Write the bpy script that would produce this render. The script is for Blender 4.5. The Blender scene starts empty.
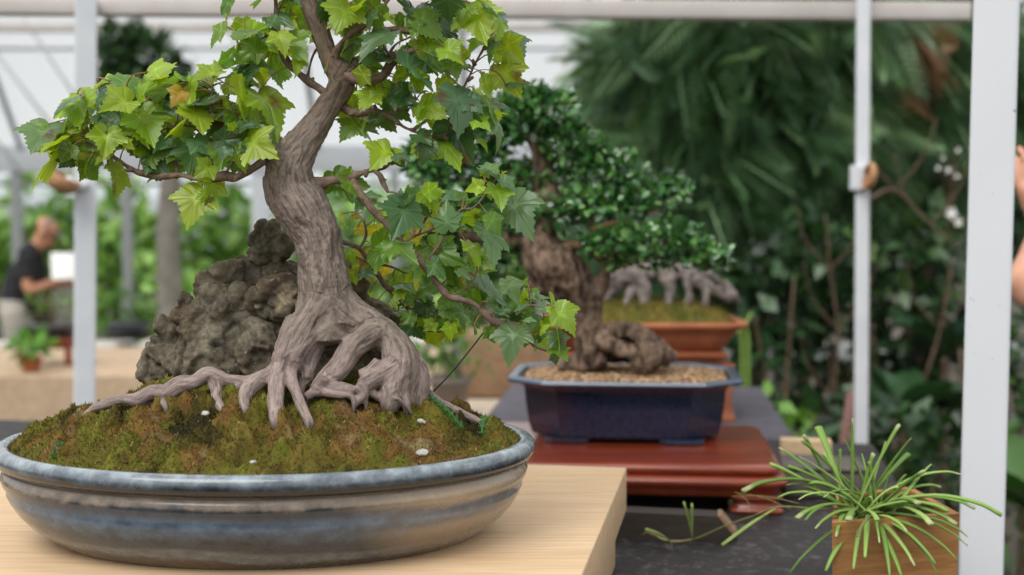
import bpy, bmesh, math, random
import numpy as np
from mathutils import Vector, Matrix, kdtree
random.seed(7); rng = np.random.default_rng(7)
SC = bpy.context.scene; COL = SC.collection
PI = math.pi
# ------------------------------------------------------------------ camera model (used to lay the place out)
F = 1300.0; H = 1.5; PITCH = math.radians(3.0)
cp, sp = math.cos(PITCH), math.sin(PITCH)
def at(px, py, Y):
    a = (px-512)/F; b = (287.5-py)/F
    d = (a, cp+b*sp, -sp+b*cp)
    k = Y/d[1]
    return np.array((d[0]*k, Y, H+d[2]*k))
def pxm(Y): return Y/F          # metres per pixel at depth Y
def c(r, g, b):
    f = lambda v: (v/255/12.92 if v/255 <= .04045 else ((v/255+.055)/1.055)**2.4)
    return (f(r), f(g), f(b), 1.0)
# ------------------------------------------------------------------ noise
def pn(P, seed=0):
    P = np.asarray(P, float); I = np.floor(P).astype(np.int64); f = P-I; u = f*f*f*(f*(f*6-15)+10)
    def g(dx, dy, dz):
        h = ((I[:,0]+dx)*73856093) ^ ((I[:,1]+dy)*19349663) ^ ((I[:,2]+dz)*83492791) ^ (seed*2654435761+1013)
        h = (h ^ (h >> 13))*1274126177 & 0x7fffffff; h = (h ^ (h >> 15))*2246822519 & 0x7fffffff
        h = h ^ (h >> 12)
        a = (h & 1023)/1023*2*PI; z = ((h >> 10) & 1023)/511.5-1; r = np.sqrt(np.maximum(0, 1-z*z))
        return r*np.cos(a)*(f[:,0]-dx)+r*np.sin(a)*(f[:,1]-dy)+z*(f[:,2]-dz)
    x = lambda a, b: a+(b-a)*u[:,0]
    y0 = x(g(0,0,0), g(1,0,0)); y1 = x(g(0,1,0), g(1,1,0)); y2 = x(g(0,0,1), g(1,0,1)); y3 = x(g(0,1,1), g(1,1,1))
    a = y0+(y1-y0)*u[:,1]; b = y2+(y3-y2)*u[:,1]
    return (a+(b-a)*u[:,2])*1.6
def fbm(P, o=4, seed=0, ridged=False):
    P = np.asarray(P, float); s = 0; a = 1.0; t = 0
    for i in range(o):
        n = pn(P*2**i+i*17.3, seed+i)
        s = s+a*((1-2*np.abs(n)) if ridged else n); t += a; a *= .5
    return s/t
def worley(P, seed=0):
    P = np.asarray(P, float); I = np.floor(P).astype(np.int64); best = np.full(len(P), 9.0); idv = np.zeros(len(P), np.int64)
    for dx in (-1,0,1):
        for dy in (-1,0,1):
            for dz in (-1,0,1):
                J = I+np.array((dx,dy,dz)); h = (J[:,0]*73856093) ^ (J[:,1]*19349663) ^ (J[:,2]*83492791) ^ (seed*7919+31)
                h = (h ^ (h >> 13))*1274126177 & 0x7fffffff; h = (h ^ (h >> 15))*2246822519 & 0x7fffffff
                q = J+np.stack(((h & 1023)/1023, ((h >> 10) & 1023)/1023, ((h >> 20) & 1023)/1023), 1)
                d = np.linalg.norm(P-q, axis=1); m = d < best; best[m] = d[m]; idv[m] = h[m]
    return best, idv
# ------------------------------------------------------------------ mesh plumbing
WLOC = {}
def mesh(name, V, Fs, smooth=True, col=None, uv=None, fl=None):
    me = bpy.data.meshes.new(name); V = np.asarray(V, np.float32)
    Fs = [np.asarray(f, np.int32) for f in Fs if len(f)]
    me.vertices.add(len(V)); me.vertices.foreach_set('co', V.ravel())
    tot = sum(f.size for f in Fs); n = sum(len(f) for f in Fs)
    me.loops.add(tot); me.polygons.add(n)
    me.loops.foreach_set('vertex_index', np.concatenate([f.ravel() for f in Fs]))
    st = []; o = 0
    for f in Fs:
        st.append(o+np.arange(len(f))*f.shape[1]); o += f.size
    me.polygons.foreach_set('loop_start', np.concatenate(st).astype(np.int32))
    me.polygons.foreach_set('use_smooth', np.full(n, smooth))
    me.update(calc_edges=True)
    if col is not None:
        a = me.color_attributes.new('Col', 'FLOAT_COLOR', 'POINT')
        cc = np.ones((len(V), 4), np.float32); cc[:, :col.shape[1]] = col; a.data.foreach_set('color', cc.ravel())
    if fl is not None:
        for k, v in fl.items():
            a = me.attributes.new(k, 'FLOAT_VECTOR', 'POINT'); a.data.foreach_set('vector', np.asarray(v, np.float32).ravel())
    return me
def link(name, me, mat=None, parent=None, loc=None):
    o = bpy.data.objects.new(name, me); COL.objects.link(o)
    if mat is not None: me.materials.append(mat)
    if parent is not None: o.parent = parent
    return o
def wl(o):
    return WLOC.get(o.name, np.zeros(3)) if o is not None else np.zeros(3)
def obj(name, G, mat, parent=None, smooth=True, **k):
    """world-space geometry (V, faces) -> object; its origin is its parent's, or its own base when top-level"""
    V, Fs = G[0], G[1]; V = np.asarray(V, float)
    if parent is None:
        b = np.array(((V[:,0].min()+V[:,0].max())/2, (V[:,1].min()+V[:,1].max())/2, V[:,2].min()))
    else: b = wl(parent)
    kw = dict(k)
    if len(G) > 2 and 'col' not in kw: kw['col'] = G[2]
    o = link(name, mesh(name, V-b, Fs, smooth, **kw), mat, parent)
    if parent is None: o.location = b
    WLOC[o.name] = b
    return o
def tag(o, label=None, cat=None, group=None, kind=None):
    if label: o['label'] = label
    if cat: o['category'] = cat
    if group: o['group'] = group
    if kind: o['kind'] = kind
    return o
def thing(name, label, cat, loc, group=None):
    o = bpy.data.objects.new(name, None); COL.objects.link(o); o.location = loc; o.empty_display_size = .05
    WLOC[o.name] = np.array(loc, float)
    return tag(o, label, cat, group)
def join(Gs):
    V = []; D = {}; C = []; o = 0
    for G in Gs:
        v = np.asarray(G[0], float); V.append(v)
        for f in G[1]:
            f = np.asarray(f, np.int64)
            if len(f): D.setdefault(f.shape[1], []).append(f+o)
        if len(G) > 2: C.append(np.asarray(G[2])[:, :3])
        o += len(v)
    out = (np.concatenate(V), [np.concatenate(D[k]) for k in D])
    if len(C) == len(Gs): out += (np.concatenate(C),)
    return out
def paint(G, col): return (G[0], G[1], np.tile(np.array(col[:3]), (len(G[0]), 1)))
def rotz(V, a, o=(0,0,0)):
    V = np.asarray(V, float)-o; ca, sa = math.cos(a), math.sin(a)
    return np.stack((V[:,0]*ca-V[:,1]*sa, V[:,0]*sa+V[:,1]*ca, V[:,2]), 1)+o
def bev_box(sx, sy, sz, b=.003, seg=2):
    bm = bmesh.new(); bmesh.ops.create_cube(bm, size=1)
    for v in bm.verts: v.co = (v.co.x*sx, v.co.y*sy, (v.co.z+.5)*sz)
    if b: bmesh.ops.bevel(bm, geom=bm.edges[:], offset=b, segments=seg, profile=.5, affect='EDGES')
    return from_bm(bm)
def from_bm(bm):
    V = np.array([v.co[:] for v in bm.verts]); D = {}
    bm.verts.index_update()
    for f in bm.faces: D.setdefault(len(f.verts), []).append([v.index for v in f.verts])
    bm.free(); return (V, [np.array(D[k]) for k in D])
def box(cx, cy, z0, sx, sy, sz, yaw=0, b=.003, piv=None):
    V, Fs = bev_box(sx, sy, sz, b); V = V+np.array((cx, cy, z0))
    if yaw: V = rotz(V, yaw, (cx, cy, 0) if piv is None else (piv[0], piv[1], 0))
    return (V, Fs)
def catmull(P, n):
    P = np.asarray(P, float)
    if len(P) < 3:
        t = np.linspace(0, 1, n)[:, None]; return P[0]*(1-t)+P[-1]*t
    Q = np.vstack((2*P[0]-P[1], P, 2*P[-1]-P[-2])); L = len(P)-1
    t = np.linspace(0, L, n); i = np.minimum(t.astype(int), L-1); f = (t-i)[:, None]
    a, b, d, e = Q[i], Q[i+1], Q[i+2], Q[i+3]
    return .5*((2*b)+(d-a)*f+(2*a-5*b+4*d-e)*f**2+(3*b-a-3*d+e)*f**3)
def tube(P, R, n=None, seg=8, noise=0, flat=None):
    P = np.asarray(P, float); R = np.broadcast_to(np.asarray(R, float), (len(P),))
    n = n or max(2, 4*(len(P)-1)+1)
    PR = catmull(np.column_stack((P, R)), n); C = PR[:, :3]; r = np.maximum(PR[:, 3], 1e-4)
    T = np.gradient(C, axis=0); T /= np.linalg.norm(T, axis=1)[:, None]+1e-12
    up = np.array((0,0,1.)) if abs(T[0][2]) < .9 else np.array((1.,0,0))
    N = np.zeros_like(C); x = np.cross(up, T[0]); x /= np.linalg.norm(x); N[0] = x
    for i in range(1, n):
        v = N[i-1]-T[i]*np.dot(N[i-1], T[i]); N[i] = v/(np.linalg.norm(v)+1e-12)
    B = np.cross(T, N); a = np.arange(seg)/seg*2*PI
    fx, fy = (1, 1) if flat is None else flat
    V = C[:, None]+r[:, None, None]*(fx*np.cos(a)[None, :, None]*N[:, None]+fy*np.sin(a)[None, :, None]*B[:, None])
    V = V.reshape(-1, 3)
    if noise:
        nn = pn(V*120, 3)*.5+pn(V*45, 5); Cn = np.repeat(C, seg, 0); V = V+(V-Cn)*(noise*nn)[:, None]
    i = np.arange(n-1)[:, None]*seg; j = np.arange(seg)[None]; k = (j+1) % seg
    Q = np.stack((i+j, i+k, i+seg+k, i+seg+j), -1).reshape(-1, 4)
    V = np.vstack((V, C[0]-T[0]*r[0]*.3, C[-1]+T[-1]*r[-1]*.3)); e = n*seg
    jj = np.arange(seg); kk = (jj+1) % seg
    T1 = np.stack((np.full(seg, e), kk, jj), 1); T2 = np.stack((np.full(seg, e+1), (n-1)*seg+jj, (n-1)*seg+kk), 1)
    return (V, [Q, np.vstack((T1, T2))])
def ball(cx, cy, cz, rx, ry=None, rz=None, sub=3):
    bm = bmesh.new(); bmesh.ops.create_icosphere(bm, subdivisions=sub, radius=1); G = from_bm(bm)
    ry = ry or rx; rz = rz or rx
    return (G[0]*np.array((rx, ry, rz))+np.array((cx, cy, cz)), G[1])
def loft(rings, cap=True, closed=False):
    k = len(rings[0]); n = len(rings); V = np.concatenate(rings)
    i = np.arange(n-1)[:, None]*k; j = np.arange(k)[None]; m = (j+1) % k
    Q = np.stack((i+j, i+m, i+k+m, i+k+j), -1).reshape(-1, 4); Fs = [Q]
    if cap:
        V = np.vstack((V, rings[0].mean(0), rings[-1].mean(0))); e = n*k; jj = np.arange(k); kk = (jj+1) % k
        Fs.append(np.vstack((np.stack((np.full(k, e), kk, jj), 1), np.stack((np.full(k, e+1), (n-1)*k+jj, (n-1)*k+kk), 1))))
    return (V, Fs)
def lathe(prof, cx, cy, z0, sx=1, sy=1, seg=48, cap=True):
    """prof: (radius, z) from bottom outside up and over"""
    a = np.arange(seg)/seg*2*PI
    return loft([np.stack((cx+r*sx*np.cos(a), cy+r*sy*np.sin(a), np.full(seg, z0+z)), 1) for r, z in prof], cap)
def remesh(G, vox, smooth=0, fac=.5):
    me = mesh('tmp', G[0], G[1]); o = bpy.data.objects.new('tmp', me); COL.objects.link(o)
    m = o.modifiers.new('r', 'REMESH'); m.mode = 'VOXEL'; m.voxel_size = vox; m.use_smooth_shade = True
    if smooth:
        s = o.modifiers.new('s', 'SMOOTH'); s.iterations = smooth; s.factor = fac
    dg = bpy.context.evaluated_depsgraph_get(); ev = o.evaluated_get(dg); em = ev.to_mesh()
    V = np.empty(len(em.vertices)*3, np.float32); em.vertices.foreach_get('co', V)
    L = np.empty(len(em.loops), np.int32); em.loops.foreach_get('vertex_index', L)
    N = np.empty(len(em.vertices)*3, np.float32); em.vertices.foreach_get('normal', N)
    ls = np.empty(len(em.polygons), np.int32); em.polygons.foreach_get('loop_start', ls)
    lt = np.empty(len(em.polygons), np.int32); em.polygons.foreach_get('loop_total', lt)
    Fs = [np.stack([L[ls[lt == k]+q] for q in range(k)], 1) for k in np.unique(lt)]
    ev.to_mesh_clear(); bpy.data.objects.remove(o); bpy.data.meshes.remove(me)
    return (V.reshape(-1, 3).astype(float), Fs), N.reshape(-1, 3).astype(float)
def scatter(tV, tF, M, T, tcol=None, icol=None):
    """copies of a template (tV, faces) by matrices M (N,3,3) and offsets T into one mesh"""
    V = np.einsum('nij,kj->nki', M, tV)+T[:, None]; n, k = len(T), len(tV)
    Fs = [(f[None]+(np.arange(n)*k)[:, None, None]).reshape(-1, f.shape[1]) for f in tF]
    G = (V.reshape(-1, 3), Fs)
    if icol is not None:
        cc = np.repeat(icol, k, 0)
        if tcol is not None: cc = cc*np.tile(tcol, n)[:, None] if tcol.ndim == 1 else cc
        G += (cc,)
    return G
def frames(D, Nn):
    """rows: leaf direction D and wanted normal -> (N,3,3) with columns side, dir, normal"""
    D = D/np.linalg.norm(D, axis=1)[:, None]; Nn = Nn-D*np.sum(Nn*D, 1)[:, None]
    Nn = Nn/(np.linalg.norm(Nn, axis=1)[:, None]+1e-9); S = np.cross(D, Nn)
    return np.stack((S, D, Nn), 2)
# ------------------------------------------------------------------ materials
def mat(name, col=(.8,.8,.8,1), rough=.6, spec=.5, metal=0, coat=0):
    m = bpy.data.materials.new(name); m.use_nodes = True; nt = m.node_tree; b = nt.nodes['Principled BSDF']
    b.inputs['Base Color'].default_value = col; b.inputs['Roughness'].default_value = rough
    b.inputs['Specular IOR Level'].default_value = spec; b.inputs['Metallic'].default_value = metal
    b.inputs['Coat Weight'].default_value = coat; b.inputs['Coat Roughness'].default_value = .08
    return m, nt, b
def nd(nt, t, **k):
    n = nt.nodes.new(t)
    for a, v in k.items():
        if a.startswith('i_'): n.inputs[a[2:].replace('_', ' ')].default_value = v
        else: setattr(n, a, v)
    return n
def noise_tex(nt, scale, detail=4, rough=.55, stretch=None, rot=None, src='Object', dist=0):
    t = nd(nt, 'ShaderNodeTexCoord'); n = nd(nt, 'ShaderNodeTexNoise'); n.inputs['Scale'].default_value = scale
    n.inputs['Detail'].default_value = detail; n.inputs['Roughness'].default_value = rough; n.inputs['Distortion'].default_value = dist
    o = t.outputs[src]
    if stretch or rot:
        mp = nd(nt, 'ShaderNodeMapping'); nt.links.new(o, mp.inputs[0]); o = mp.outputs[0]
        if stretch: mp.inputs['Scale'].default_value = stretch
        if rot: mp.inputs['Rotation'].default_value = rot
    nt.links.new(o, n.inputs['Vector']); return n
def ramp(nt, fac, stops):
    r = nd(nt, 'ShaderNodeValToRGB'); e = r.color_ramp.elements
    while len(e) < len(stops): e.new(.5)
    for k, (p, cc) in enumerate(stops): e[k].position = p; e[k].color = cc
    nt.links.new(fac, r.inputs[0]); return r
def mix(nt, a, b, fac, mode='MIX'):
    m = nd(nt, 'ShaderNodeMix', data_type='RGBA', blend_type=mode)
    for s, v in ((6, a), (7, b), (0, fac)):
        if hasattr(v, 'is_linked') or isinstance(v, bpy.types.NodeSocket): nt.links.new(v, m.inputs[s])
        else: m.inputs[s].default_value = v
    return m.outputs[2]
def bump(nt, b, h, strength=.3, dist=.002):
    n = nd(nt, 'ShaderNodeBump'); n.inputs['Strength'].default_value = strength; n.inputs['Distance'].default_value = dist
    nt.links.new(h, n.inputs['Height']); nt.links.new(n.outputs[0], b.inputs['Normal'])
def noisy(name, stops, scale, rough=.6, spec=.4, bmp=.2, bdist=.002, stretch=None, rot=None, detail=5, coat=0, src='Object', bscale=None):
    m, nt, b = mat(name, rough=rough, spec=spec, coat=coat)
    n = noise_tex(nt, scale, detail, stretch=stretch, rot=rot, src=src)
    r = ramp(nt, n.outputs[0], stops); nt.links.new(r.outputs[0], b.inputs['Base Color'])
    if bmp:
        h = noise_tex(nt, bscale, detail, stretch=stretch, rot=rot, src=src) if bscale else n
        bump(nt, b, h.outputs[0], bmp, bdist)
    return m
def foliage_mat(name, rough=.4, spec=.5, trans=.35, tmul=(1.25, 1.25, .6), veins=False):
    """leaf colour from the mesh's own colour attribute; light also passes through the blade"""
    m, nt, b = mat(name, rough=rough, spec=spec)
    a = nd(nt, 'ShaderNodeAttribute', attribute_name='Col'); colr = a.outputs['Color']
    nz = noise_tex(nt, 90, 3); colr = mix(nt, colr, (.82, .85, .8, 1), nz.outputs[0], 'MULTIPLY')
    nt.links.new(colr, b.inputs['Base Color'])
    t = nd(nt, 'ShaderNodeBsdfTranslucent'); tc = mix(nt, colr, (*tmul, 1), 1.0, 'MULTIPLY'); nt.links.new(tc, t.inputs[0])
    ms = nd(nt, 'ShaderNodeMixShader'); ms.inputs[0].default_value = trans
    out = nt.nodes['Material Output']
    nt.links.new(b.outputs[0], ms.inputs[1]); nt.links.new(t.outputs[0], ms.inputs[2]); nt.links.new(ms.outputs[0], out.inputs[0])
    return m
def colattr(name, rough=.8, spec=.3, mulscale=0, bmp=0, bdist=.001):
    m, nt, b = mat(name, rough=rough, spec=spec); a = nd(nt, 'ShaderNodeAttribute', attribute_name='Col'); o = a.outputs['Color']
    if mulscale:
        n = noise_tex(nt, mulscale, 5); r = ramp(nt, n.outputs[0], [(.3, (.55,.55,.55,1)), (.7, (1.15,1.15,1.15,1))]); o = mix(nt, o, r.outputs[0], 1.0, 'MULTIPLY')
        if bmp: bump(nt, b, n.outputs[0], bmp, bdist)
    nt.links.new(o, b.inputs['Base Color']); return m
# ================================================================== camera, sky, light
cam = bpy.data.cameras.new('camera'); camo = bpy.data.objects.new('camera', cam); COL.objects.link(camo)
cam.sensor_width = 36; cam.lens = 36*F/1024; camo.location = (0, 0, H); camo.rotation_euler = (PI/2-PITCH, 0, 0)
cam.dof.use_dof = True; cam.dof.focus_distance = 1.19; cam.dof.aperture_fstop = 4.6; cam.clip_start = .02
SC.camera = camo
SC.view_settings.view_transform = 'Standard'; SC.view_settings.look = 'None'; SC.view_settings.gamma = 1
SC.view_settings.use_curve_mapping = False; SC.view_settings.exposure = 0.42
w = bpy.data.worlds.new('overcast_sky'); SC.world = w; w.use_nodes = True; nt = w.node_tree
tc = nd(nt, 'ShaderNodeTexCoord'); sx = nd(nt, 'ShaderNodeSeparateXYZ'); nt.links.new(tc.outputs['Generated'], sx.inputs[0])
rp = ramp(nt, sx.outputs[2], [(0, c(120,125,118)), (.02, c(205,212,215)), (.25, c(234,236,237)), (1, c(252,252,252))])
nt.links.new(rp.outputs[0], nt.nodes['Background'].inputs[0]); nt.nodes['Background'].inputs[1].default_value = 0.95
def sun(name, az, el, e, ang, col=(1,.97,.92)):
    l = bpy.data.lights.new(name, 'SUN'); l.energy = e; l.angle = math.radians(ang); l.color = col
    o = bpy.data.objects.new(name, l); COL.objects.link(o); o.location = (0, 0, 6)
    d = Vector((math.sin(math.radians(az))*math.cos(math.radians(el)), math.cos(math.radians(az))*math.cos(math.radians(el)), math.sin(math.radians(el))))
    o.rotation_euler = d.to_track_quat('Z', 'Y').to_euler()
sun('veiled_sun', -148, 52, 1.7, 40)
# ================================================================== ground
m_ground = noisy('ground', [(.3, c(58,52,44)), (.7, c(96,88,76))], 30, rough=.9, bmp=.4, bdist=.01)
tag(obj('floor', box(0, 12, -.06, 44, 44, .06, b=0), m_ground), kind='structure')
# ================================================================== display table and pine board
YAW = -.166; EX = np.array((math.cos(YAW), math.sin(YAW))); EY = np.array((-math.sin(YAW), math.cos(YAW)))
ZT = H-.41; ZB = H-.294
def yawbox(cr, W, D, z0, h, b=.002):
    """box given by its back right corner"""
    q = np.array(cr)-EX*W/2-EY*D/2; return box(q[0], q[1], z0, W, D, h, YAW, b)
m, nt, b = mat('dark_stained_tabletop', rough=.58, spec=.28)
n1 = noise_tex(nt, 5, 6); r1 = ramp(nt, n1.outputs[0], [(.3, c(20,17,18)), (.7, c(42,36,37))])
n2 = noise_tex(nt, 60, 6, .7); r2 = ramp(nt, n2.outputs[0], [(.53, (0,0,0,1)), (.70, (.7,.7,.7,1))])
nt.links.new(mix(nt, r1.outputs[0], c(104,98,98), r2.outputs[0]), b.inputs['Base Color']); bump(nt, b, n2.outputs[0], .15)
m_dark = m
tb = thing('display_table', 'long dark weathered display table under the round pot board and planter', 'table', (-.5, 1.9, 0))
TC = (.66, 2.36)
obj('tabletop', yawbox(TC, 2.5, 1.42, ZT-.04, .04), m_dark, tb)
obj('apron', yawbox(np.array(TC)-EX*.04-EY*.04, 2.42, 1.34, ZT-.12, .08), m_dark, tb)
for a_, b_ in ((.05, .05), (2.39, .05), (.05, 1.31), (2.39, 1.31)):
    q = np.array(TC)-EX*a_-EY*b_; obj('leg', box(q[0]-.0, q[1], 0, .06, .06, ZT-.12, YAW), m_dark, tb)
def wood(name, c1, c2, c3, rotang, scale=3.2, rough=.55, stretch=(.6, 9, 9), coat=0):
    m, nt, b = mat(name, rough=rough, spec=.35, coat=coat)
    n = noise_tex(nt, scale, 6, .6, stretch=stretch, rot=(0, 0, rotang), dist=.4)
    r = ramp(nt, n.outputs[0], [(.25, c1), (.5, c2), (.75, c3)])
    f = noise_tex(nt, scale*6, 3, .5, stretch=stretch, rot=(0, 0, rotang)); r2 = ramp(nt, f.outputs[0], [(.35, (.86,.84,.8,1)), (.6, (1,1,1,1))])
    nt.links.new(mix(nt, r.outputs[0], r2.outputs[0], 1, 'MULTIPLY'), b.inputs['Base Color']); bump(nt, b, f.outputs[0], .12, .001)
    return m
m_pine = wood('pale_pine', c(200,167,131), c(210,180,144), c(216,188,155), -YAW)
db = thing('display_board', 'thick pale pine board under the large round bonsai pot', 'board', (-.27, 1.2, ZT))
BC = np.array((.136, 1.529))
obj('plank', yawbox(BC, .86, .64, ZB-.052, .052, .0018), m_pine, db)
for k in (.0, .45):
    q = BC-EX*(.012+k*1.6)-EY*.012; obj('batten', yawbox(q, .05, .61, ZT, ZB-.052-ZT), m_pine, db)
# ================================================================== the big oval pot
XC, YC, ZR = -.229, 1.215, H-.204
PA, PB = .250, .190
prof = [(.066,-.0895),(.0555,-.0895),(.0515,-.0872),(.042,-.081),(.030,-.0715),(.0205,-.0605),(.0145,-.051),(.0115,-.0445),(.0125,-.042),(.0075,-.034),(.006,-.0285),(.0085,-.0245),(.0105,-.0205),
        (.0095,-.0185),(.0035,-.0172),(.0006,-.0142),(-.0006,-.0095),(.0004,-.0045),(.0035,-.0012),(.008,0),(.0125,-.0012),(.0145,-.005),(.0155,-.012),(.018,-.03),(.03,-.05),(.08,-.07)]
a = np.arange(160)/160*2*PI; rings = []
for d, z in prof:
    wob = .0006*np.sin(a*3+z*60)+.0005*np.sin(a*5+1)
    rings.append(np.stack((XC+(PA-d+wob)*np.cos(a), YC+(PB-d*.95+wob)*np.sin(a), np.full(160, ZR+z)+.0006*np.sin(2*a+1)), 1))
m, nt, b = mat('streaked_blue_glaze', rough=.22, spec=.5, coat=.35)
t = nd(nt, 'ShaderNodeTexCoord'); s = nd(nt, 'ShaderNodeSeparateXYZ'); nt.links.new(t.outputs['Object'], s.inputs[0])
n = noise_tex(nt, 5, 5, .55, stretch=(1, 1, 3)); n2 = noise_tex(nt, 60, 5, .65, stretch=(1, 1, 1.3)); n3 = noise_tex(nt, 2.2, 2)
def mth(op, x, y):
    q = nd(nt, 'ShaderNodeMath', operation=op)
    for i_, v in enumerate((x, y)):
        if isinstance(v, (int, float)): q.inputs[i_].default_value = v
        else: nt.links.new(v, q.inputs[i_])
    return q.outputs[0]
h = mth('ADD', mth('MULTIPLY', s.outputs[2], 1/.0895), mth('MULTIPLY', mth('SUBTRACT', n.outputs[0], .5), mth('MULTIPLY', mth('SUBTRACT', .98, mth('MULTIPLY', s.outputs[2], 1/.0895)), .5)))
h = mth('ADD', h, mth('MULTIPLY', mth('SUBTRACT', n2.outputs[0], .5), .07))
BL, TA, DK = c(66,80,96), c(158,140,118), c(30,36,42)
r = ramp(nt, h, [(0, c(128,114,96)), (.05, c(84,72,62)), (.11, c(70,62,56)), (.15, c(100,108,114)), (.22, c(92,100,108)), (.26, c(46,56,66)), (.34, c(44,54,66)), (.40, c(64,80,96)), (.52, c(74,92,110)),
                 (.62, c(46,60,76)), (.66, c(50,54,58)), (.69, c(112,100,88)), (.75, c(122,108,94)), (.785, DK), (.86, DK), (.885, c(60,72,82)), (.93, c(104,114,122)), (1.0, c(130,140,148))])
mott = ramp(nt, n2.outputs[0], [(.32, (.5,.52,.55,1)), (.5, (.95,.95,.95,1)), (.72, (1.5,1.5,1.5,1))])
base = mix(nt, r.outputs[0], mott.outputs[0], 1, 'MULTIPLY')
# bare tan clay shows through more on the right-hand end and in patches
tanf = ramp(nt, mth('ADD', mth('MULTIPLY', mth('ABSOLUTE', s.outputs[0], 0), 2.2), n3.outputs[0]), [(.86, (0,0,0,1)), (1.04, (.72,.72,.72,1))])
body = ramp(nt, h, [(.70, (1,1,1,1)), (.80, (0,0,0,1))])
keep = ramp(nt, h, [(.40, (1,1,1,1)), (.46, (.35,.35,.35,1)), (.58, (.35,.35,.35,1)), (.64, (1,1,1,1))])
tf = mix(nt, tanf.outputs[0], body.outputs[0], 1, 'MULTIPLY'); tf = mix(nt, tf, keep.outputs[0], 1, 'MULTIPLY')
nt.links.new(mix(nt, base, c(178,158,132), tf), b.inputs['Base Color'])
rr = ramp(nt, n2.outputs[0], [(.3, (.16,.16,.16,1)), (.7, (.34,.34,.34,1))]); nt.links.new(rr.outputs[0], b.inputs['Roughness'])
bump(nt, b, n2.outputs[0], .10, .002)
tag(obj('bonsai_pot', loft(rings), m), 'large round shallow bonsai pot with streaked blue grey and tan glaze', 'pot')
# ================================================================== moss mound
def mound(x, Y):
    r2 = ((x-XC)/.238)**2+((Y-YC)/.178)**2
    return ZR-.0065+.056*np.clip(1-r2, 0, 1)**.70
def hit(px, py, y0=.98, y1=1.42):
    for Y in np.arange(y0, y1, .002):
        p = at(px, py, Y)
        if p[2] < mound(p[0], p[1]): return p
    return min((at(px, py, Y) for Y in np.arange(1.10, 1.24, .004)), key=lambda p: p[2]-mound(p[0], p[1]))
PAL = np.array([c(96,108,26)[:3], c(72,76,24)[:3], c(104,82,34)[:3], c(112,70,34)[:3], c(130,122,84)[:3], c(86,80,34)[:3], c(64,58,28)[:3], c(118,122,40)[:3], c(92,90,54)[:3], c(88,62,32)[:3]])
def clump(P):
    Q = np.column_stack((P[:,0]*48, P[:,1]*38, P[:,0]*0)); Q = Q+.55*np.stack((pn(Q*.9, 2), pn(Q*.9, 4), Q[:,2]), 1)+.25*np.stack((pn(Q*2.6, 6), pn(Q*2.6, 7), Q[:,2]), 1)
    return worley(Q, 3)
def mosscol(P):
    P = np.column_stack((P[:,0], P[:,1], P[:,0]*0)); d, i = clump(P)
    t = -.22+fbm(P*np.array((17, 15, 1)), 4, 9)*2.0+((i % 97)/97-.5)*1.7+.3*fbm(P*120, 2, 12)      # one slow drift plus a jump from clump to clump
    pal = np.array([q[:3] for q in (c(48,44,22), c(82,72,30), c(104,94,38), c(100,102,36), c(96,86,36), c(116,94,44), c(106,76,42), c(138,126,86), c(122,112,70))])
    k = np.clip((t+1.3)/2.6*8, 0, 7.999); q = k.astype(int); f = (k-q)[:, None]; col = pal[q]*(1-f)+pal[q+1]*f
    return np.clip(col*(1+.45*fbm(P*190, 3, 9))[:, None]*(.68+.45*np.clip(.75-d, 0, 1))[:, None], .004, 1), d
def mossh(x, y):
    P = np.column_stack((x, y, np.zeros_like(x))); d, i = clump(P); r2 = ((x-XC)/.238)**2+((y-YC)/.178)**2
    e = np.clip((1-r2)*6, 0, 1)
    return mound(x, y)+e*(.022*np.clip(.7-d, -.3, .7)*(.5+(i % 31)/31)-.006+.009*fbm(P*26, 3, 7)+.0035*fbm(P*110, 3, 8))
NR, NA = 110, 380
rr_ = np.sqrt(np.linspace(0.0004, 1, NR)); aa = np.arange(NA)/NA*2*PI
X = (XC+.238*rr_[:, None]*np.cos(aa)).ravel(); Y = (YC+.178*rr_[:, None]*np.sin(aa)).ravel()
Z = mossh(X, Y); Vm = np.column_stack((X, Y, Z)); i = np.arange(NR-1)[:, None]*NA; j = np.arange(NA)[None]; k = (j+1) % NA
Qm = np.stack((i+j, i+NA+j, i+NA+k, i+k), -1).reshape(-1, 4)
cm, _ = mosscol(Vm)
NT = 110000; rad = np.sqrt(rng.random(NT)); th = rng.random(NT)*2*PI
tx = XC+.237*rad*np.cos(th); ty = YC+.177*rad*np.sin(th); tz = mossh(tx, ty)-.0008; B = np.column_stack((tx, ty, tz))
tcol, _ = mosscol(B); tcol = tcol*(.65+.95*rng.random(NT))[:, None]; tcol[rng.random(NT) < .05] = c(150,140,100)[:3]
D = rng.normal(size=(NT, 3))*.6; D[:, 2] = np.abs(D[:, 2])+.55; D /= np.linalg.norm(D, axis=1)[:, None]
S = np.cross(D, rng.normal(size=(NT, 3))); S /= np.linalg.norm(S, axis=1)[:, None]
ln = .0016+.0036*rng.random(NT)**3; wd = .0004+.0004*rng.random(NT)
Vt = np.stack((B-S*wd[:, None], B+S*wd[:, None], B+D*ln[:, None]), 1).reshape(-1, 3); Ft = np.arange(3*NT).reshape(-1, 3)
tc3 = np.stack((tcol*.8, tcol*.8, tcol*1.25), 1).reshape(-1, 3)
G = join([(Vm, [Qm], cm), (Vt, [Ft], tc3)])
m_moss = colattr('moss_mat', rough=.9, spec=.15)
tag(obj('moss_mound', G, m_moss), 'mossy green and rust mound of soil filling the large round pot', 'moss', kind='stuff')
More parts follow.
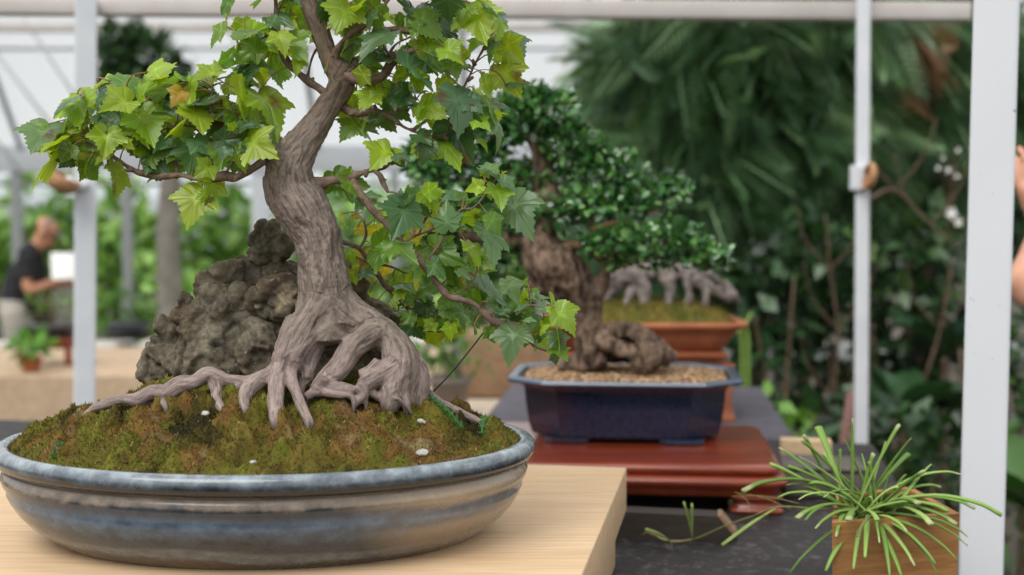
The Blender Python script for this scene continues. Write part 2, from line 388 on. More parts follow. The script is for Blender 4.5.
# small green sprigs, pebbles on the moss
m_leaf2 = foliage_mat('sprig_green', trans=.25)
lt = np.array(((0,0,0),(.35,.35,.05),(0,1,.12),(-.35,.35,.05),(0,.45,-.06))); lf = [np.array(((0,1,4),(1,2,4),(2,3,4),(3,0,4)))]
def sprig(px, py, px2, py2, n, label):
    p0, p1 = hit(px, py), hit(px2, py2); p0[2] += .004; p1[2] += .010; mid = (p0+p1)/2+np.array((0, 0, .004))
    t = np.linspace(0, 1, n)[:, None]; P = p0*(1-t)**2+2*mid*t*(1-t)+p1*t*t
    Gs = [paint(tube([p0, mid, p1], [.0007, .0007, .0005], 8, 5), c(90,110,60))]
    T = np.repeat(P, 4, 0); ang = np.tile(np.arange(4)*PI/2, n)+np.repeat(np.arange(n)*.7, 4); ax = (p1-p0)/np.linalg.norm(p1-p0)
    u = np.cross(ax, (0, 0, 1)); u /= np.linalg.norm(u); v = np.cross(u, ax)
    Dd = ax*.5+u*np.cos(ang)[:, None]+v*np.sin(ang)[:, None]; M = frames(Dd, np.tile(ax, (len(T), 1)))*.0062
    Gs.append(scatter(lt*np.array((.55, 1, 1)), lf, M, T, icol=np.tile(np.array(c(70,128,66)[:3]), (len(T), 1))*(.8+.4*rng.random(len(T)))[:, None]))
    tag(obj('stonecrop_sprig', join(Gs), m_leaf2), label, 'plant')
sprig(462, 432, 432, 410, 14, 'long bright green feathery sprig trailing over the moss right of the roots')
sprig(482, 438, 484, 430, 5, 'short blue green upright sprig near the right rim of the pot')
sprig(52, 462, 60, 456, 4, 'tiny green sprig on the left side of the moss')
m_peb = noisy('pebble_white', [(.3, c(150,148,142)), (.7, c(212,210,204))], 200, bmp=.3)
for (px, py, r, lab) in ((422, 451, .0042, 'rounded grey pebble at the front right of the moss'), (421, 416, .003, 'white chip lying on dark soil beside the roots'), (426, 419, .0024, 'smaller white chip next to another beside the roots'),
                         (205, 420, .003, 'pale chip on the moss below the long left root'), (253, 466, .0024, 'tiny white grain on the moss near the front rim')):
    p = hit(px, py); z = mossh(np.array((p[0],)), np.array((p[1],)))[0]
    V, Fs = ball(p[0], p[1], z+r*.35, r*1.2, r, r*.75, 3); V = V+(V-V.mean(0))*(.25*pn(V*300+5, 3))[:, None]
    tag(obj('pebble', (V, Fs), m_peb), lab, 'pebble')
# ================================================================== rock
YR = 1.262
blobs = [(172,362,34,0),(215,358,46,-.005),(258,356,42,-.01),(240,318,36,.005),(196,330,30,0),(206,286,17,0),(228,272,18,.0),(216,306,26,-.008),(262,246,19,.002),(281,248,16,.002),(268,232,13,.0),(256,272,23,.018),(280,276,20,.01),(240,268,18,.01),(272,312,26,.01),(281,297,21,-.03),(262,303,15,-.028),(240,300,18,-.01),
         (158,366,20,0),(325,335,56,.035),(365,335,40,.035),(386,358,30,.03),(345,292,28,.035),(398,372,24,.03),(300,285,30,.03),(184,303,11,.0),(166,326,13,0),(190,385,40,.01),(250,390,45,.0),(330,385,50,.03)]
Gs = []
for px, py, r, dy in blobs:
    p = at(px, py, YR+dy); rr = (r-2.5)*pxm(YR); Gs.append(ball(p[0], p[1], p[2], rr, rr*.78, rr))
G, N = remesh(join(Gs), .0017, 1)
V = G[0]
warp = np.stack((pn(V*22, 31), pn(V*22, 32), pn(V*22, 33)), 1)*.018
d1, _ = worley((V+warp)*17, 12); d2, _ = worley((V+warp*.6)*44, 14)
d3, i3 = worley((V+warp)*26, 15); d4, i4 = worley((V+warp*.5)*60, 16); cellr = lambda i: (i % 113)/113-.5
disp = .009*fbm((V+warp)*15, 5, 21)+.0075*cellr(i3)+.0035*cellr(i4)+.0045*fbm(V*70, 5, 23)+.002*fbm(V*200, 4, 24)+.001
crack = np.clip(.10-np.abs(fbm((V+warp)*15, 3, 27)), 0, .1)*10; disp -= .007*crack**2
V2 = V+N*disp[:, None]
me_ = mesh('tmp', V2, G[1]); bm_ = bmesh.new(); bm_.from_mesh(me_); bpy.data.meshes.remove(me_)
for _ in range(2): bmesh.ops.smooth_vert(bm_, verts=bm_.verts, factor=.5, use_axis_x=True, use_axis_y=True, use_axis_z=True)
V2 = np.array([v.co[:] for v in bm_.verts]); bm_.free(); V2 = V2+N*(.0016*fbm(V*300, 3, 29)+.0012*fbm(V*110, 3, 30))[:, None]
lich = np.clip((fbm(V*26, 4, 41)-.05)*3, 0, 1); bro = np.clip((fbm(V*17+9, 3, 43))*2.5, 0, 1)
base = np.array(c(108,99,84)[:3]); rc = base*(1+.9*fbm(V*60, 5, 44)+.7*fbm(V*210, 3, 45))[:, None]; pt_ = np.clip(1.2-np.linalg.norm((V2-at(287, 297, 1.21))*np.array((1, .3, 1)), axis=1)/.016+.9*fbm(V*90, 3, 46), 0, .8)[:, None]; rc = rc*(1-pt_)+np.array(c(172,158,130)[:3])*pt_
rc = rc*(1-.6*lich[:, None])+np.array(c(136,130,112)[:3])*.6*lich[:, None]; rc = rc*(1-.5*bro[:, None])+np.array(c(92,74,54)[:3])*.5*bro[:, None]
spk = fbm(V*330, 2, 47) > .55; rc[spk] = np.array(c(150,146,134)[:3]); rc = rc*(1-.35*crack)[:, None]
m_rock = colattr('rock_mat', rough=.85, spec=.25, mulscale=260, bmp=.35, bdist=.0012)
tag(obj('rock', (V2, G[1], np.clip(rc, .01, .6)), m_rock), 'craggy grey brown rock gripped behind the maple trunk and roots', 'rock')
# ================================================================== maple bonsai: trunk with roots
YT = 1.20
def z3(x, y): return (120+x/2.3, 180+y/2.3)
SAMP = []
def wood_tube(P, R, seg=14, n=None):
    P = np.asarray(P, float); n = n or max(5, 6*(len(P)-1)+1)
    C = catmull(np.column_stack((P, R)), n); cc = C[:, :3]; T = np.gradient(cc, axis=0); T /= np.linalg.norm(T, axis=1)[:, None]
    s = np.concatenate(([0], np.cumsum(np.linalg.norm(np.diff(cc, axis=0), axis=1)))); off = len(SAMP)*.37
    N = np.zeros_like(cc); v = np.cross(T[0], (0, 1, 0)); N[0] = v/np.linalg.norm(v)
    for q in range(1, n):
        v = N[q-1]-T[q]*np.dot(N[q-1], T[q]); N[q] = v/np.linalg.norm(v)
    Bn = np.cross(T, N)
    for q in range(n): SAMP.append((cc[q], C[q, 3], N[q], Bn[q], s[q]+off))
    return tube(P, R, n, seg)
Gs = []
# trunk, from the root flare up
TR = [(328,338,36,0),(327,310,31,0),(325,288,27,0),(321,258,23.5,0),(314,230,24,0),(300,206,27.5,0),(290,186,25,0),(291,165,23,0),(301,145,18,.0),(315,126,14.5,.0),(329,105,13,.0),(340,88,13,0),(341,76,13,0),
      (331,60,10,0),(325,45,9.5,0),(320,30,10,0),(312,12,9.5,0),(308,-6,8.5,.005),(312,-35,7,.01),(322,-66,5.5,.015),(326,-95,4,.02)]
Gs.append(wood_tube([at(x, y, YT+d) for x, y, r, d in TR], [r*pxm(YT) for x, y, r, d in TR], 20))
for x, y, x2, y2, r1, r2 in ((283,160,262,150,15,11),(272,150,270,139,11,5),(340,82,352,68,10,8),(352,68,357,62,8,6)):
    Gs.append(wood_tube([at(x, y, YT), at((x+x2)/2, (y+y2)/2-1, YT-.003), at(x2, y2, YT-.005)], [r1*pxm(YT), (r1+r2)/2*pxm(YT), r2*pxm(YT)]))
roots = [  # crop points (x, y, r); Y of the first point; last one sits on the moss when True
 ([(455,285,38),(438,325,44),(410,370,46),(390,408,40),(372,440,30)], YT-.01, 1.165),
 ([(470,300,38),(452,335,40),(435,370,34),(425,400,26)], YT, 1.19),
 ([(372,430,24),(361,460,20),(357,500,18),(358,535,17),(358,556,15)], 1.165, None),
 ([(386,432,20),(396,465,15),(410,500,13),(422,530,12),(434,556,10)], 1.165, None),
 ([(368,440,26),(345,452,22),(318,464,20),(296,482,18),(287,505,15),(290,528,12)], 1.168, None),
 ([(350,448,22),(318,460,20),(290,468,19),(245,462,17),(205,446,19),(172,463,17),(138,470,23),(108,488,21),(72,488,16),(40,506,16),(4,504,11),(-44,520,12),(-70,532,8),(-94,556,7)], 1.17, None),
 ([(60,496,12),(92,508,11),(105,522,7)], 1.19, None),
 ([(0,510,10),(-30,524,9),(-70,534,6)], 1.20, None),
 ([(200,446,17),(217,462,16),(223,485,14),(223,508,13),(238,534,9)], 1.18, None),
 ([(165,462,15),(142,490,9),(100,520,9),(60,517,8)], 1.19, None),
 ([(118,476,14),(95,500,11),(60,512,10),(20,520,8)], 1.19, None),
 ([(426,500,10),(450,488,11),(485,490,11),(525,492,12),(562,484,13),(596,500,10),(616,516,7)], 1.15, None),
 ([(548,474,14),(562,494,11),(540,518,8)], 1.155, None),
 ([(630,500,6),(650,512,5),(668,535,4)], 1.15, None),
 ([(402,525,5),(390,540,4),(380,553,3)], 1.15, None),
 ([(240,505,4),(258,495,4),(272,508,3)], 1.17, 1.17),
 ([(560,455,22),(580,440,18),(598,420,18)], 1.17, 1.172),
 ([(470,455,16),(455,480,11),(420,505,8)], 1.155, None),
 ([(700,480,10),(730,505,8),(790,540,6)], 1.20, None),
 ([(300,470,8),(262,480,6),(245,505,5)], 1.165, None),
 ([(130,472,8),(128,495,6),(112,512,5)], 1.18, None),
]
def z5(x, y): return (250+x/3.835, 280+y/3.835)
def cv(L): return [((130+x/3.835)*2.3, (100+y/3.835)*2.3, r*.72) for x, y, r in L]
roots += [(cv(L), a_, e_) for L, a_, e_ in (
 ([(330,70,60),(400,140,58),(480,190,56),(550,245,52),(615,310,42),(652,375,32),(654,430,27),(652,480,22)], 1.20, ('g', 1.186)),
 ([(500,195,30),(452,216,42),(392,262,40),(350,325,38),(308,372,36),(268,405,26),(240,442,16)], 1.185, ('g', 1.164)),
 ([(530,205,30),(560,280,46),(562,345,48),(548,405,42),(538,466,34)], 1.186, ('g', 1.166)),
 ([(560,240,40),(600,310,46),(608,380,36),(612,440,22)], 1.190, ('g', 1.18)),
 ([(560,320,30),(522,348,36),(474,380,32),(432,410,24),(404,446,15)], 1.174, ('g', 1.160)),
 ([(265,165,40),(258,215,38),(238,270,34),(222,330,28),(215,380,20)], 1.195, 1.17),
 ([(600,390,18),(590,430,18),(600,475,14)], 1.172, ('g', 1.168)),
 ([(205,170,60),(175,235,58),(150,300,52),(125,350,36)], 1.195, 1.165),
 ([(262,380,20),(300,405,19),(350,412,16),(400,420,12),(440,442,8)], 1.158, ('g', 1.155)),
 ([(255,400,18),(290,430,15),(340,440,13),(390,450,10)], 1.155, ('g', 1.15)),
 ([(230,300,30),(215,360,26),(200,400,18),(195,435,12)], 1.185, ('g', 1.165)))]
for pts, ys, ye in roots:
    pe = z3(*pts[-1][:2])
    gnd = not isinstance(ye, float)
    if ye is None: ye = hit(*pe)[1]
    elif gnd: ye = ye[1]
    L = [0]
    for q in range(1, len(pts)): L.append(L[-1]+math.hypot(pts[q][0]-pts[q-1][0], pts[q][1]-pts[q-1][1]))
    P = []
    for q, (x, y, r) in enumerate(pts):
        f = L[q]/L[-1]; P.append(at(*z3(x, y), ys+(ye-ys)*f))
    R = [r/2.3*pxm(1.17) for x, y, r in pts]
    if gnd:
        e = P[-1].copy(); e += (P[-1]-P[-2])*.15; e[2] = min(e[2], mound(e[0], e[1]))-.006; P.append(e); R.append(R[-1]*.8)
    Gs.append(wood_tube(P, R, n=None))
# the long exposed root lying on the moss at the right
P = [hit(*q)+np.array((0, 0, .002)) for q in ((442,404),(455,412),(472,420),(488,428))]; Gs.append(wood_tube(P, [.003, .0042, .004, .002]))
G, N = remesh(join(Gs), .00140, 4, .5)
V = G[0]; kd = kdtree.KDTree(len(SAMP))
for q, s_ in enumerate(SAMP): kd.insert(Vector(s_[0]), q)
kd.balance(); BK = np.zeros((len(V), 3)); RAD = np.zeros(len(V))
for q in range(len(V)):
    best = None
    for co, ix, dist in kd.find_n(Vector(V[q]), 5):
        g = dist/SAMP[ix][1]
        if best is None or g < best[0]: best = (g, ix)
    s_ = SAMP[best[1]]; d = V[q]-s_[0]; r_ = s_[1]; x_, y_ = np.dot(d, s_[2]), np.dot(d, s_[3]); h_ = math.hypot(x_, y_)+1e-6
    BK[q] = (x_/h_*max(r_, .006), y_/h_*max(r_, .006), s_[4]); RAD[q] = r_
grain = BK*np.array((150, 150, 26)); gr = fbm(grain+.7*np.stack((pn(V*60, 1), pn(V*60, 2), pn(V*60, 3)), 1), 4, 51, True)
lump = fbm(BK*np.array((60, 60, 40)), 3, 53); big = fbm(V*38, 2, 55)
amp = np.clip(RAD/.02, .35, 1)
gs = (gr-gr.mean())/gr.std(); V2 = V+N*((.00055*gs*amp+.0022*lump*amp+.003*big*amp))[:, None]
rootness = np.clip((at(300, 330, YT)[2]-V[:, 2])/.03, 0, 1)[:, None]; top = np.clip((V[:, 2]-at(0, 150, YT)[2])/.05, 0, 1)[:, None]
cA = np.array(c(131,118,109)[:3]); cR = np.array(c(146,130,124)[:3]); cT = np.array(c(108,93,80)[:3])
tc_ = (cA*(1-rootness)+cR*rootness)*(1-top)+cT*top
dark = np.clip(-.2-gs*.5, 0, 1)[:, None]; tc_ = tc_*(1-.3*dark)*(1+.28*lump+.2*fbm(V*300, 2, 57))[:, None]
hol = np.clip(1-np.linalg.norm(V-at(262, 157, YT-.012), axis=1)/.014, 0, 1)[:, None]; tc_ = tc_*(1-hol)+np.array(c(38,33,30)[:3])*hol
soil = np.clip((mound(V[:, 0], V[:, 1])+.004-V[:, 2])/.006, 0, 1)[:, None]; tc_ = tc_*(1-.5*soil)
m_bark, nt, b = mat('maple_bark', rough=.75, spec=.25)
at_ = nd(nt, 'ShaderNodeAttribute', attribute_name='Bk'); mp = nd(nt, 'ShaderNodeMapping'); mp.inputs['Scale'].default_value = (1, 1, .16); nt.links.new(at_.outputs['Vector'], mp.inputs[0])
nz = nd(nt, 'ShaderNodeTexNoise'); nz.inputs['Scale'].default_value = 330; nz.inputs['Detail'].default_value = 5; nz.inputs['Distortion'].default_value = 1.2; nt.links.new(mp.outputs[0], nz.inputs['Vector'])
rb_ = ramp(nt, nz.outputs[0], [(.34, (.55,.53,.52,1)), (.50, (1,1,1,1)), (.68, (1.22,1.22,1.22,1))]); ca_ = nd(nt, 'ShaderNodeAttribute', attribute_name='Col')
nt.links.new(mix(nt, ca_.outputs['Color'], rb_.outputs[0], 1, 'MULTIPLY'), b.inputs['Base Color']); bump(nt, b, nz.outputs[0], .7, .0012)
base = at(320, 400, 1.17); tree = thing('maple_bonsai', 'leafy maple bonsai with curved grey trunk and exposed roots over a rock', 'bonsai tree', (base[0], 1.19, mound(base[0], 1.17)))
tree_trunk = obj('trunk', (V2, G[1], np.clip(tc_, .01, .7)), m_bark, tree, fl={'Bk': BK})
# ================================================================== maple branches and leaves
m_twig = noisy('maple_twig', [(.3, c(84,66,55)), (.7, c(134,112,97))], 160, rough=.75, bmp=.5, bdist=.001, detail=4)
m_mleaf = foliage_mat('maple_leaf', rough=.32, spec=.55, trans=.42, tmul=(1.6, 1.5, .55))
# several pixel paths make one branch; each point (x, y, radius, depth offset)
BR = {
 'left limb': [[(268,156,7,-.005),(258,164,6,-.012),(247,171,5.5,-.015),(237,177,5,-.015),(225,176,5,-.015),(214,178,4.6,-.012),(197,179,3.8,-.01),(181,175,3.6,-.005),(157,177,3.4,0),(149,175,3.2,0),(135,171,3,-.005),(124,164,3,-.01),(112,156,3,-.015),(98,150,2.2,-.02),(88,142,1.8,-.02)],
    [(88,142,1.6,-.02),(87,128,1.2,-.02),(88,114,1,-.02),(84,97,.7,-.02)],[(216,176,4,-.012),(212,168,3,-.012),(211,160,2.2,-.012),(209,140,1.6,-.015),(210,111,1.4,-.015),(213,80,1.1,-.015)],
    [(178,175,2.4,0),(172,152,1.8,.005),(158,128,1.4,.005),(136,106,1.2,.005),(122,90,1,.005),(110,81,.7,.005)],[(211,162,1.6,-.012),(204,140,1.4,-.005),(190,126,1.3,.003),(160,130,1,.01)],
    [(224,176,1.6,-.015),(229,168,1.3,-.02),(240,150,1.1,-.025)],[(112,156,1.4,-.015),(104,140,1,-.01),(96,130,.9,-.01)]],
 'upper left limb': [[(330,96,6,-.002),(318,88,5,.0),(307,80,4.6,0),(291,66,4,-.005),(281,50,3.8,-.005),(275,32,3.4,-.005),(276,14,2.6,0),(275,-6,2.2,0),(270,-30,1.6,0)],
    [(307,80,2.4,0),(312,58,1.6,.01),(320,44,1.2,.012)],[(275,32,1.4,0),(258,40,1,0),(238,45,.8,0)],[(276,14,1.5,0),(283,2,1.2,0),(290,-12,1,0)]],
 'crown limb': [[(335,60,4.2,-.005),(338,47,3.6,-.01),(352,33,3.2,-.012),(373,19,3,-.015),(386,3,2.6,-.015),(398,-16,2,-.01),(410,-40,1.4,-.01)],[(386,8,1.4,-.015),(374,28,1.2,-.012),(372,40,1,-.01)]],
 'right limb': [[(347,74,6.5,-.006),(358,80,5.4,-.01),(370,81,5.0,-.012),(384,75,4.8,-.014),(393,60,4.4,-.014),(404,55,3.6,-.014),(414,50,2.6,-.014)],[(386,60,2,-.014),(395,45,1.6,-.01),(408,38,1.3,-.01),(418,34,1,-.01)],
    [(393,57,2,-.014),(386,50,1.6,-.018),(382,40,1.2,-.02),(390,32,1,-.02)]],
 'upper right limb': [[(341,52,3.6,.01),(362,42,3.2,.0),(388,30,3.6,-.005),(400,30,3,-.005),(411,31,2.7,-.005),(429,20,2.5,-.005),(446,7,2,-.005),(458,-10,1.6,-.005)],[(446,7,1.2,-.005),(460,2,1,-.01),(476,4,.9,-.01),(490,8,.7,-.01)]],
 'middle right limb': [[(338,103,6,.004),(348,110,5.6,.004),(358,113,4.8,.002),(377,111,4,0),(388,116,3,0),(396,121,2.6,0),(404,127,2.2,0),(416,132,1.8,0),(432,137,1.6,0),(444,136,1.6,0),(450,124,1.4,0),(456,106,1.4,0),(463,89,1.3,0),(470,75,1.2,0),(476,62,1.2,0),(484,48,1,0),(487,40,.8,0)],
    [(377,111,2,0),(400,112,1.6,0),(410,108,1.3,0),(416,100,1,0)],[(470,75,.9,0),(480,70,.7,0),(492,70,.6,0)],[(476,62,.9,0),(484,56,.7,0),(487,55,.6,0)]],
 'lower right limb': [[(310,186,8,.006),(322,184,7,.004),(330,181,6.5,.002),(340,180,5.6,0),(350,177,5,0),(362,173,4.2,0),(372,170,3.8,0),(384,167,2.4,.0),(394,160,1.6,0)],[(374,170,3.4,0),(380,176,3.2,-.004),(384,184,3,-.006),(388,192,2.4,-.01)],
    [(352,178,3.2,0),(358,192,4,-.006),(370,207,4.4,-.01),(387,224,4.6,-.012),(405,246,4.6,-.014),(423,265,4.6,-.016),(440,287,4.6,-.016),(450,297,4.6,-.016),(461,299,4.2,-.018),(473,303,4,-.02),(484,313,3.8,-.022),(495,322,3.6,-.024),(506,323,3,-.026),(517,325,2.4,-.03),(527,335,1.8,-.03),(533,345,1.4,-.03),(546,351,1,-.03)],
    [(517,315,1.2,-.028),(524,309,1.1,-.03),(531,305,.9,-.03),(545,308,.7,-.03)],[(531,305,.8,-.03),(529,295,.6,-.03),(528,287,.5,-.03)],
    [(425,264,2,-.016),(434,252,1.5,-.02),(446,234,1.3,-.02),(459,211,1.3,-.02),(473,208,1.3,-.02),(487,193,1.2,-.02),(494,182,1,-.02),(496,176,.8,-.02)],
    [(404,244,1.8,-.012),(414,236,1.5,.01),(426,232,1.3,.01),(438,226,1,.01)],[(418,236,1.3,.01),(425,220,1.2,.012),(432,212,1,.012)],[(450,296,1.4,-.016),(470,286,1,-.02),(477,270,.8,-.02)]],
 'back right limb': [[(332,240,4.5,.02),(345,243,3.6,.03),(357,247,3.2,.035),(366,256,3,.04),(378,275,2.8,.045),(386,287,2.4,.05),(395,296,2,.05),(408,310,1.7,.055),(424,329,1.3,.055),(440,332,1,.055)],[(340,246,2.4,.03),(358,258,2,.035),(375,263,1.8,.035),(392,267,1.6,.035),(405,273,1.2,.03)],
    [(360,248,2,.035),(366,236,1.7,.035),(365,224,1.3,.035)],[(400,302,1.4,.05),(420,314,1.2,.05),(440,316,1,.05)]],
}
BS = []                                            # samples for finding each leaf's branch: px, py, depth, branch name, 3D
Yof = lambda d: YT+d
bobj = {}
for nm, paths in BR.items():
    Gs = []
    for pth in paths:
        P = [at(x, y, Yof(d)) for x, y, r, d in pth]; R = [r*.88*pxm(YT) for x, y, r, d in pth]; n = 5*(len(P)-1)+1
        Gs.append(tube(P, R, n, 10 if R[0] > .002 else 6, noise=.55))
        C = catmull(np.array(pth, float), n); C3 = catmull(np.array(P), n)
        for q in range(n):
            if q > 1: BS.append((C[q, 0], C[q, 1], Yof(C[q, 3]), nm, C3[q]))
        if R[0] > .0016:                                   # little nodes and stubs along the wood
            for q in range(3, n-2, 6):
                if random.random() < .6:
                    e = C3[q]+np.array((random.uniform(-1,1), random.uniform(-1,0), random.uniform(-.6,1)))*R[0]*1.2; Gs.append(tube([C3[q], e], [R[0]*.5, R[0]*.28], 3, 6))
    bobj[nm] = obj('branch', join(Gs), m_twig, tree)
BSa = np.array([(b[0], b[1]) for b in BS])
wire = tube([at(487,328,YT-.022), at(470,350,YT-.01), at(452,372,YT+.0), at(433,392,YT+.01)], .0007, 12, 6)
m_wire = mat('rusty_wire', c(62,46,40), .7)[0]
tag(obj('guy_wire', wire, m_wire, tree), 'thin dark tie wire from the low branch to the moss')
# leaf outline, right half, base at the origin and tip at (0,1)
half = [(.05,-.06),(.16,-.12),(.29,-.11),(.38,-.02),(.48,.06),(.43,.12),(.51,.17),(.49,.23),(.59,.29),(.57,.34),(.68,.42),(.70,.53),(.56,.50),(.53,.56),(.42,.53),(.39,.60),(.31,.59),(.35,.68),(.25,.72),(.27,.80),(.16,.84),(.16,.91),(.07,.95),(.04,1.02)]
veinidx = {4, 11}
out = [(0,0)]+half+[(0,1.06)]+[(-x, y) for x, y in reversed(half)]
vn = [1]+[1 if q in veinidx else 0 for q in range(len(half))]+[1]+[1 if q in veinidx else 0 for q in reversed(range(len(half)))]
out = np.array(out); cen = np.array((0, .27)); nO = len(out)
LV = []; VN = []
for f in (.36, .7, 1.0):
    LV.append(cen+(out-cen)*f); VN += [v*(1 if f < .9 else .5) for v in vn]
LV = np.vstack((np.concatenate(LV), cen)); VN = np.array(VN+[1.0])
jj = np.arange(nO); kk = (jj+1) % nO
LQ = np.vstack([np.stack((q*nO+jj, q*nO+kk, (q+1)*nO+kk, (q+1)*nO+jj), 1) for q in (0, 1)]); LT = np.stack((np.full(nO, 3*nO), kk, jj), 1)
LF = [LQ[:, ::-1], LT[:, ::-1]]
def leaf_shape(fold, droop, wav, ph):
    x, y = LV[:, 0], LV[:, 1]
    z = fold*np.abs(x)-droop*np.maximum(y, 0)**2-.25*droop*x*x*2+wav*np.sin(x*7+ph)*np.sin(y*6+ph*2)-.03*VN+.02*np.sin(np.arctan2(x, y-.27)*14+ph)*np.hypot(x, y-.27)
    return np.column_stack((x, y, z))
TONE = [(72,106,58), (104,140,50), (146,174,50), (98,132,88), (184,176,66), (176,150,66)]  # young and mature greens, with backlight and sky sheen put into some tones
LEAVES = {}
def leaf(bx, by, tx, ty, tone, wf=1.0, dy=None, tilt=None):
    L2 = math.hypot(tx-bx, ty-by); cx_, cy_ = bx, by
    k = int(np.argmin((BSa[:, 0]-cx_)**2+(BSa[:, 1]-cy_)**2)); b = BS[k]
    yy = b[2]+(random.uniform(-.022, .022) if dy is None else dy)
    if tone == 4 and dy is None: yy += .03
    s = (bx+tx+by+ty)*.37
    fs = random.uniform(.68, 1.0)                            # how far the blade leans towards or away from us
    L = .97*L2*pxm(yy)/fs; dyt = math.sqrt(max(0, L*L-(L2*pxm(yy))**2))*random.choice((-1, -1, 1))
    B = at(bx, by, yy); T = at(tx, ty, yy+dyt); D = T-B
    Nv = np.array((random.gauss(0, .4), -.85+random.gauss(0, .3), .55+random.gauss(0, .3)))
    if tone == 3: Nv = np.array((random.gauss(0, .3), -.5, 1.0))
    if wf < .7: Nv = Nv+np.array((random.choice((-1.3, 1.3)), 0, .5))
    LEAVES.setdefault(b[3], []).append((B, D, Nv, tone, (.80+.2*random.random())*min(1, wf+.25), b[4]))
def crop(ox, oy, L):
    for e in L:
        bx, by, tx, ty, tone = e[:5]; leaf(ox+bx/5.75, oy+by/5.75, ox+tx/5.75, oy+ty/5.75, tone, *(e[5:]))
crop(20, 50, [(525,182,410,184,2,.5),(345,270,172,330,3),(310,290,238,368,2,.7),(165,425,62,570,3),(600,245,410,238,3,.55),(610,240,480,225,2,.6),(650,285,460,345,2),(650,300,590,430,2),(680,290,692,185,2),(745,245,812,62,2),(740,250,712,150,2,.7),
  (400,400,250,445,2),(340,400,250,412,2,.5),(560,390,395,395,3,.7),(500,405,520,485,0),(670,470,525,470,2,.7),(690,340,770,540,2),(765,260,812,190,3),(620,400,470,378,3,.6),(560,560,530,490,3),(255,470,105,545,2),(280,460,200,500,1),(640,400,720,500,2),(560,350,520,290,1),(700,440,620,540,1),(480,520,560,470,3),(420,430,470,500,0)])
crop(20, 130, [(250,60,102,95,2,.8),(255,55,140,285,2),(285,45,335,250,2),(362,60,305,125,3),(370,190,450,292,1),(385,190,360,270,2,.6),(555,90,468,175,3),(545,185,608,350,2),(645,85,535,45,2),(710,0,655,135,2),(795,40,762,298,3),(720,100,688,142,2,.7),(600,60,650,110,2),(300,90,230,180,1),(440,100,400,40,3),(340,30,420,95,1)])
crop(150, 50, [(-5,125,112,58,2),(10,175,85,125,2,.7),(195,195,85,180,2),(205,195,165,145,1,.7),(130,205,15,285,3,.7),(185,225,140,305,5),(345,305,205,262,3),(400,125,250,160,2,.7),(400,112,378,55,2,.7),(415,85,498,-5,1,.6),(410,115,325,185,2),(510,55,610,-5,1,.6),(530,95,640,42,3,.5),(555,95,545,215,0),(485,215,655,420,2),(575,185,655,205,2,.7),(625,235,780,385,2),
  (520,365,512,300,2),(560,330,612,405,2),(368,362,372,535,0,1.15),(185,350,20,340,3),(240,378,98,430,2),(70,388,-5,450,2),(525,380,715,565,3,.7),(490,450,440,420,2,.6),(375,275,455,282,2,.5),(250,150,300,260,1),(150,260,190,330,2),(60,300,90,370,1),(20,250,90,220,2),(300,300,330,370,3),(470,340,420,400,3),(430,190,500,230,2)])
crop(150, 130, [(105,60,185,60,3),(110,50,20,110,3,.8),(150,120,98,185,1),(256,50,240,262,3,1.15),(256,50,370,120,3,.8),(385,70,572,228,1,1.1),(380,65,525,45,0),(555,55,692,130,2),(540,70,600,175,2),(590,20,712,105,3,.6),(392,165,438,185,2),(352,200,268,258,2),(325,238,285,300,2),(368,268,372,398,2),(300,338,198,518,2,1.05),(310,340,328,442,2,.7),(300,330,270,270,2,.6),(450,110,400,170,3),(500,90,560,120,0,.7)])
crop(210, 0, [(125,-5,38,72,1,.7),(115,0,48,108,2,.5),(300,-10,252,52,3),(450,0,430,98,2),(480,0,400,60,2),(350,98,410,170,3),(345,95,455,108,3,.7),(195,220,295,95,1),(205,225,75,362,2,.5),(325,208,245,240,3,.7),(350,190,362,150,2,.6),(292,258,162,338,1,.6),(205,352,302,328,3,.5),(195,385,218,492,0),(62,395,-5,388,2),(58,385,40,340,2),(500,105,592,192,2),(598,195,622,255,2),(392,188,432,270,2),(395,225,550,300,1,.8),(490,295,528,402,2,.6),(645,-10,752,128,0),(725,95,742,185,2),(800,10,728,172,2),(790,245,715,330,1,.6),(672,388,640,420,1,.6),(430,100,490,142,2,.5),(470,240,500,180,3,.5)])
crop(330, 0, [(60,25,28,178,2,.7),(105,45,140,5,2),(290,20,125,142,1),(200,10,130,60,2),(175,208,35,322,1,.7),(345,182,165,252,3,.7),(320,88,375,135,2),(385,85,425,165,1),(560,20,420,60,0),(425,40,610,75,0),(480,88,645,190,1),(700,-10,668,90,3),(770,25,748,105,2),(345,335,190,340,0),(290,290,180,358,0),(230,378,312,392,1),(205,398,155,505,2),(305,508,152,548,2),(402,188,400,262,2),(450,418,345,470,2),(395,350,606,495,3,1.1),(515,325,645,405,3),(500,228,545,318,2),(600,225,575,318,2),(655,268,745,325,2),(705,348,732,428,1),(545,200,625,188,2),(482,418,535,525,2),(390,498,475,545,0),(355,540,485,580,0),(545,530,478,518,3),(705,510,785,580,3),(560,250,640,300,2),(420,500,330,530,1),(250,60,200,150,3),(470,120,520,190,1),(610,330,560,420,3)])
crop(400, 0, [(395,20,345,108,2),(415,30,478,215,2,.7),(475,25,625,125,3,.6),(555,55,602,225,2,.5),(475,230,390,262,2),(462,205,425,158,2,.6),(492,240,532,358,3),(550,240,500,290,0),(588,238,692,352,2,.7),(555,330,632,342,2),(568,355,545,310,2),(578,372,672,535,2,.7),(468,448,568,555,2),(400,388,325,372,3,.6),(400,388,465,385,3,.6),(300,508,405,575,3),(250,345,300,425,1,.6),(200,210,260,250,2)])
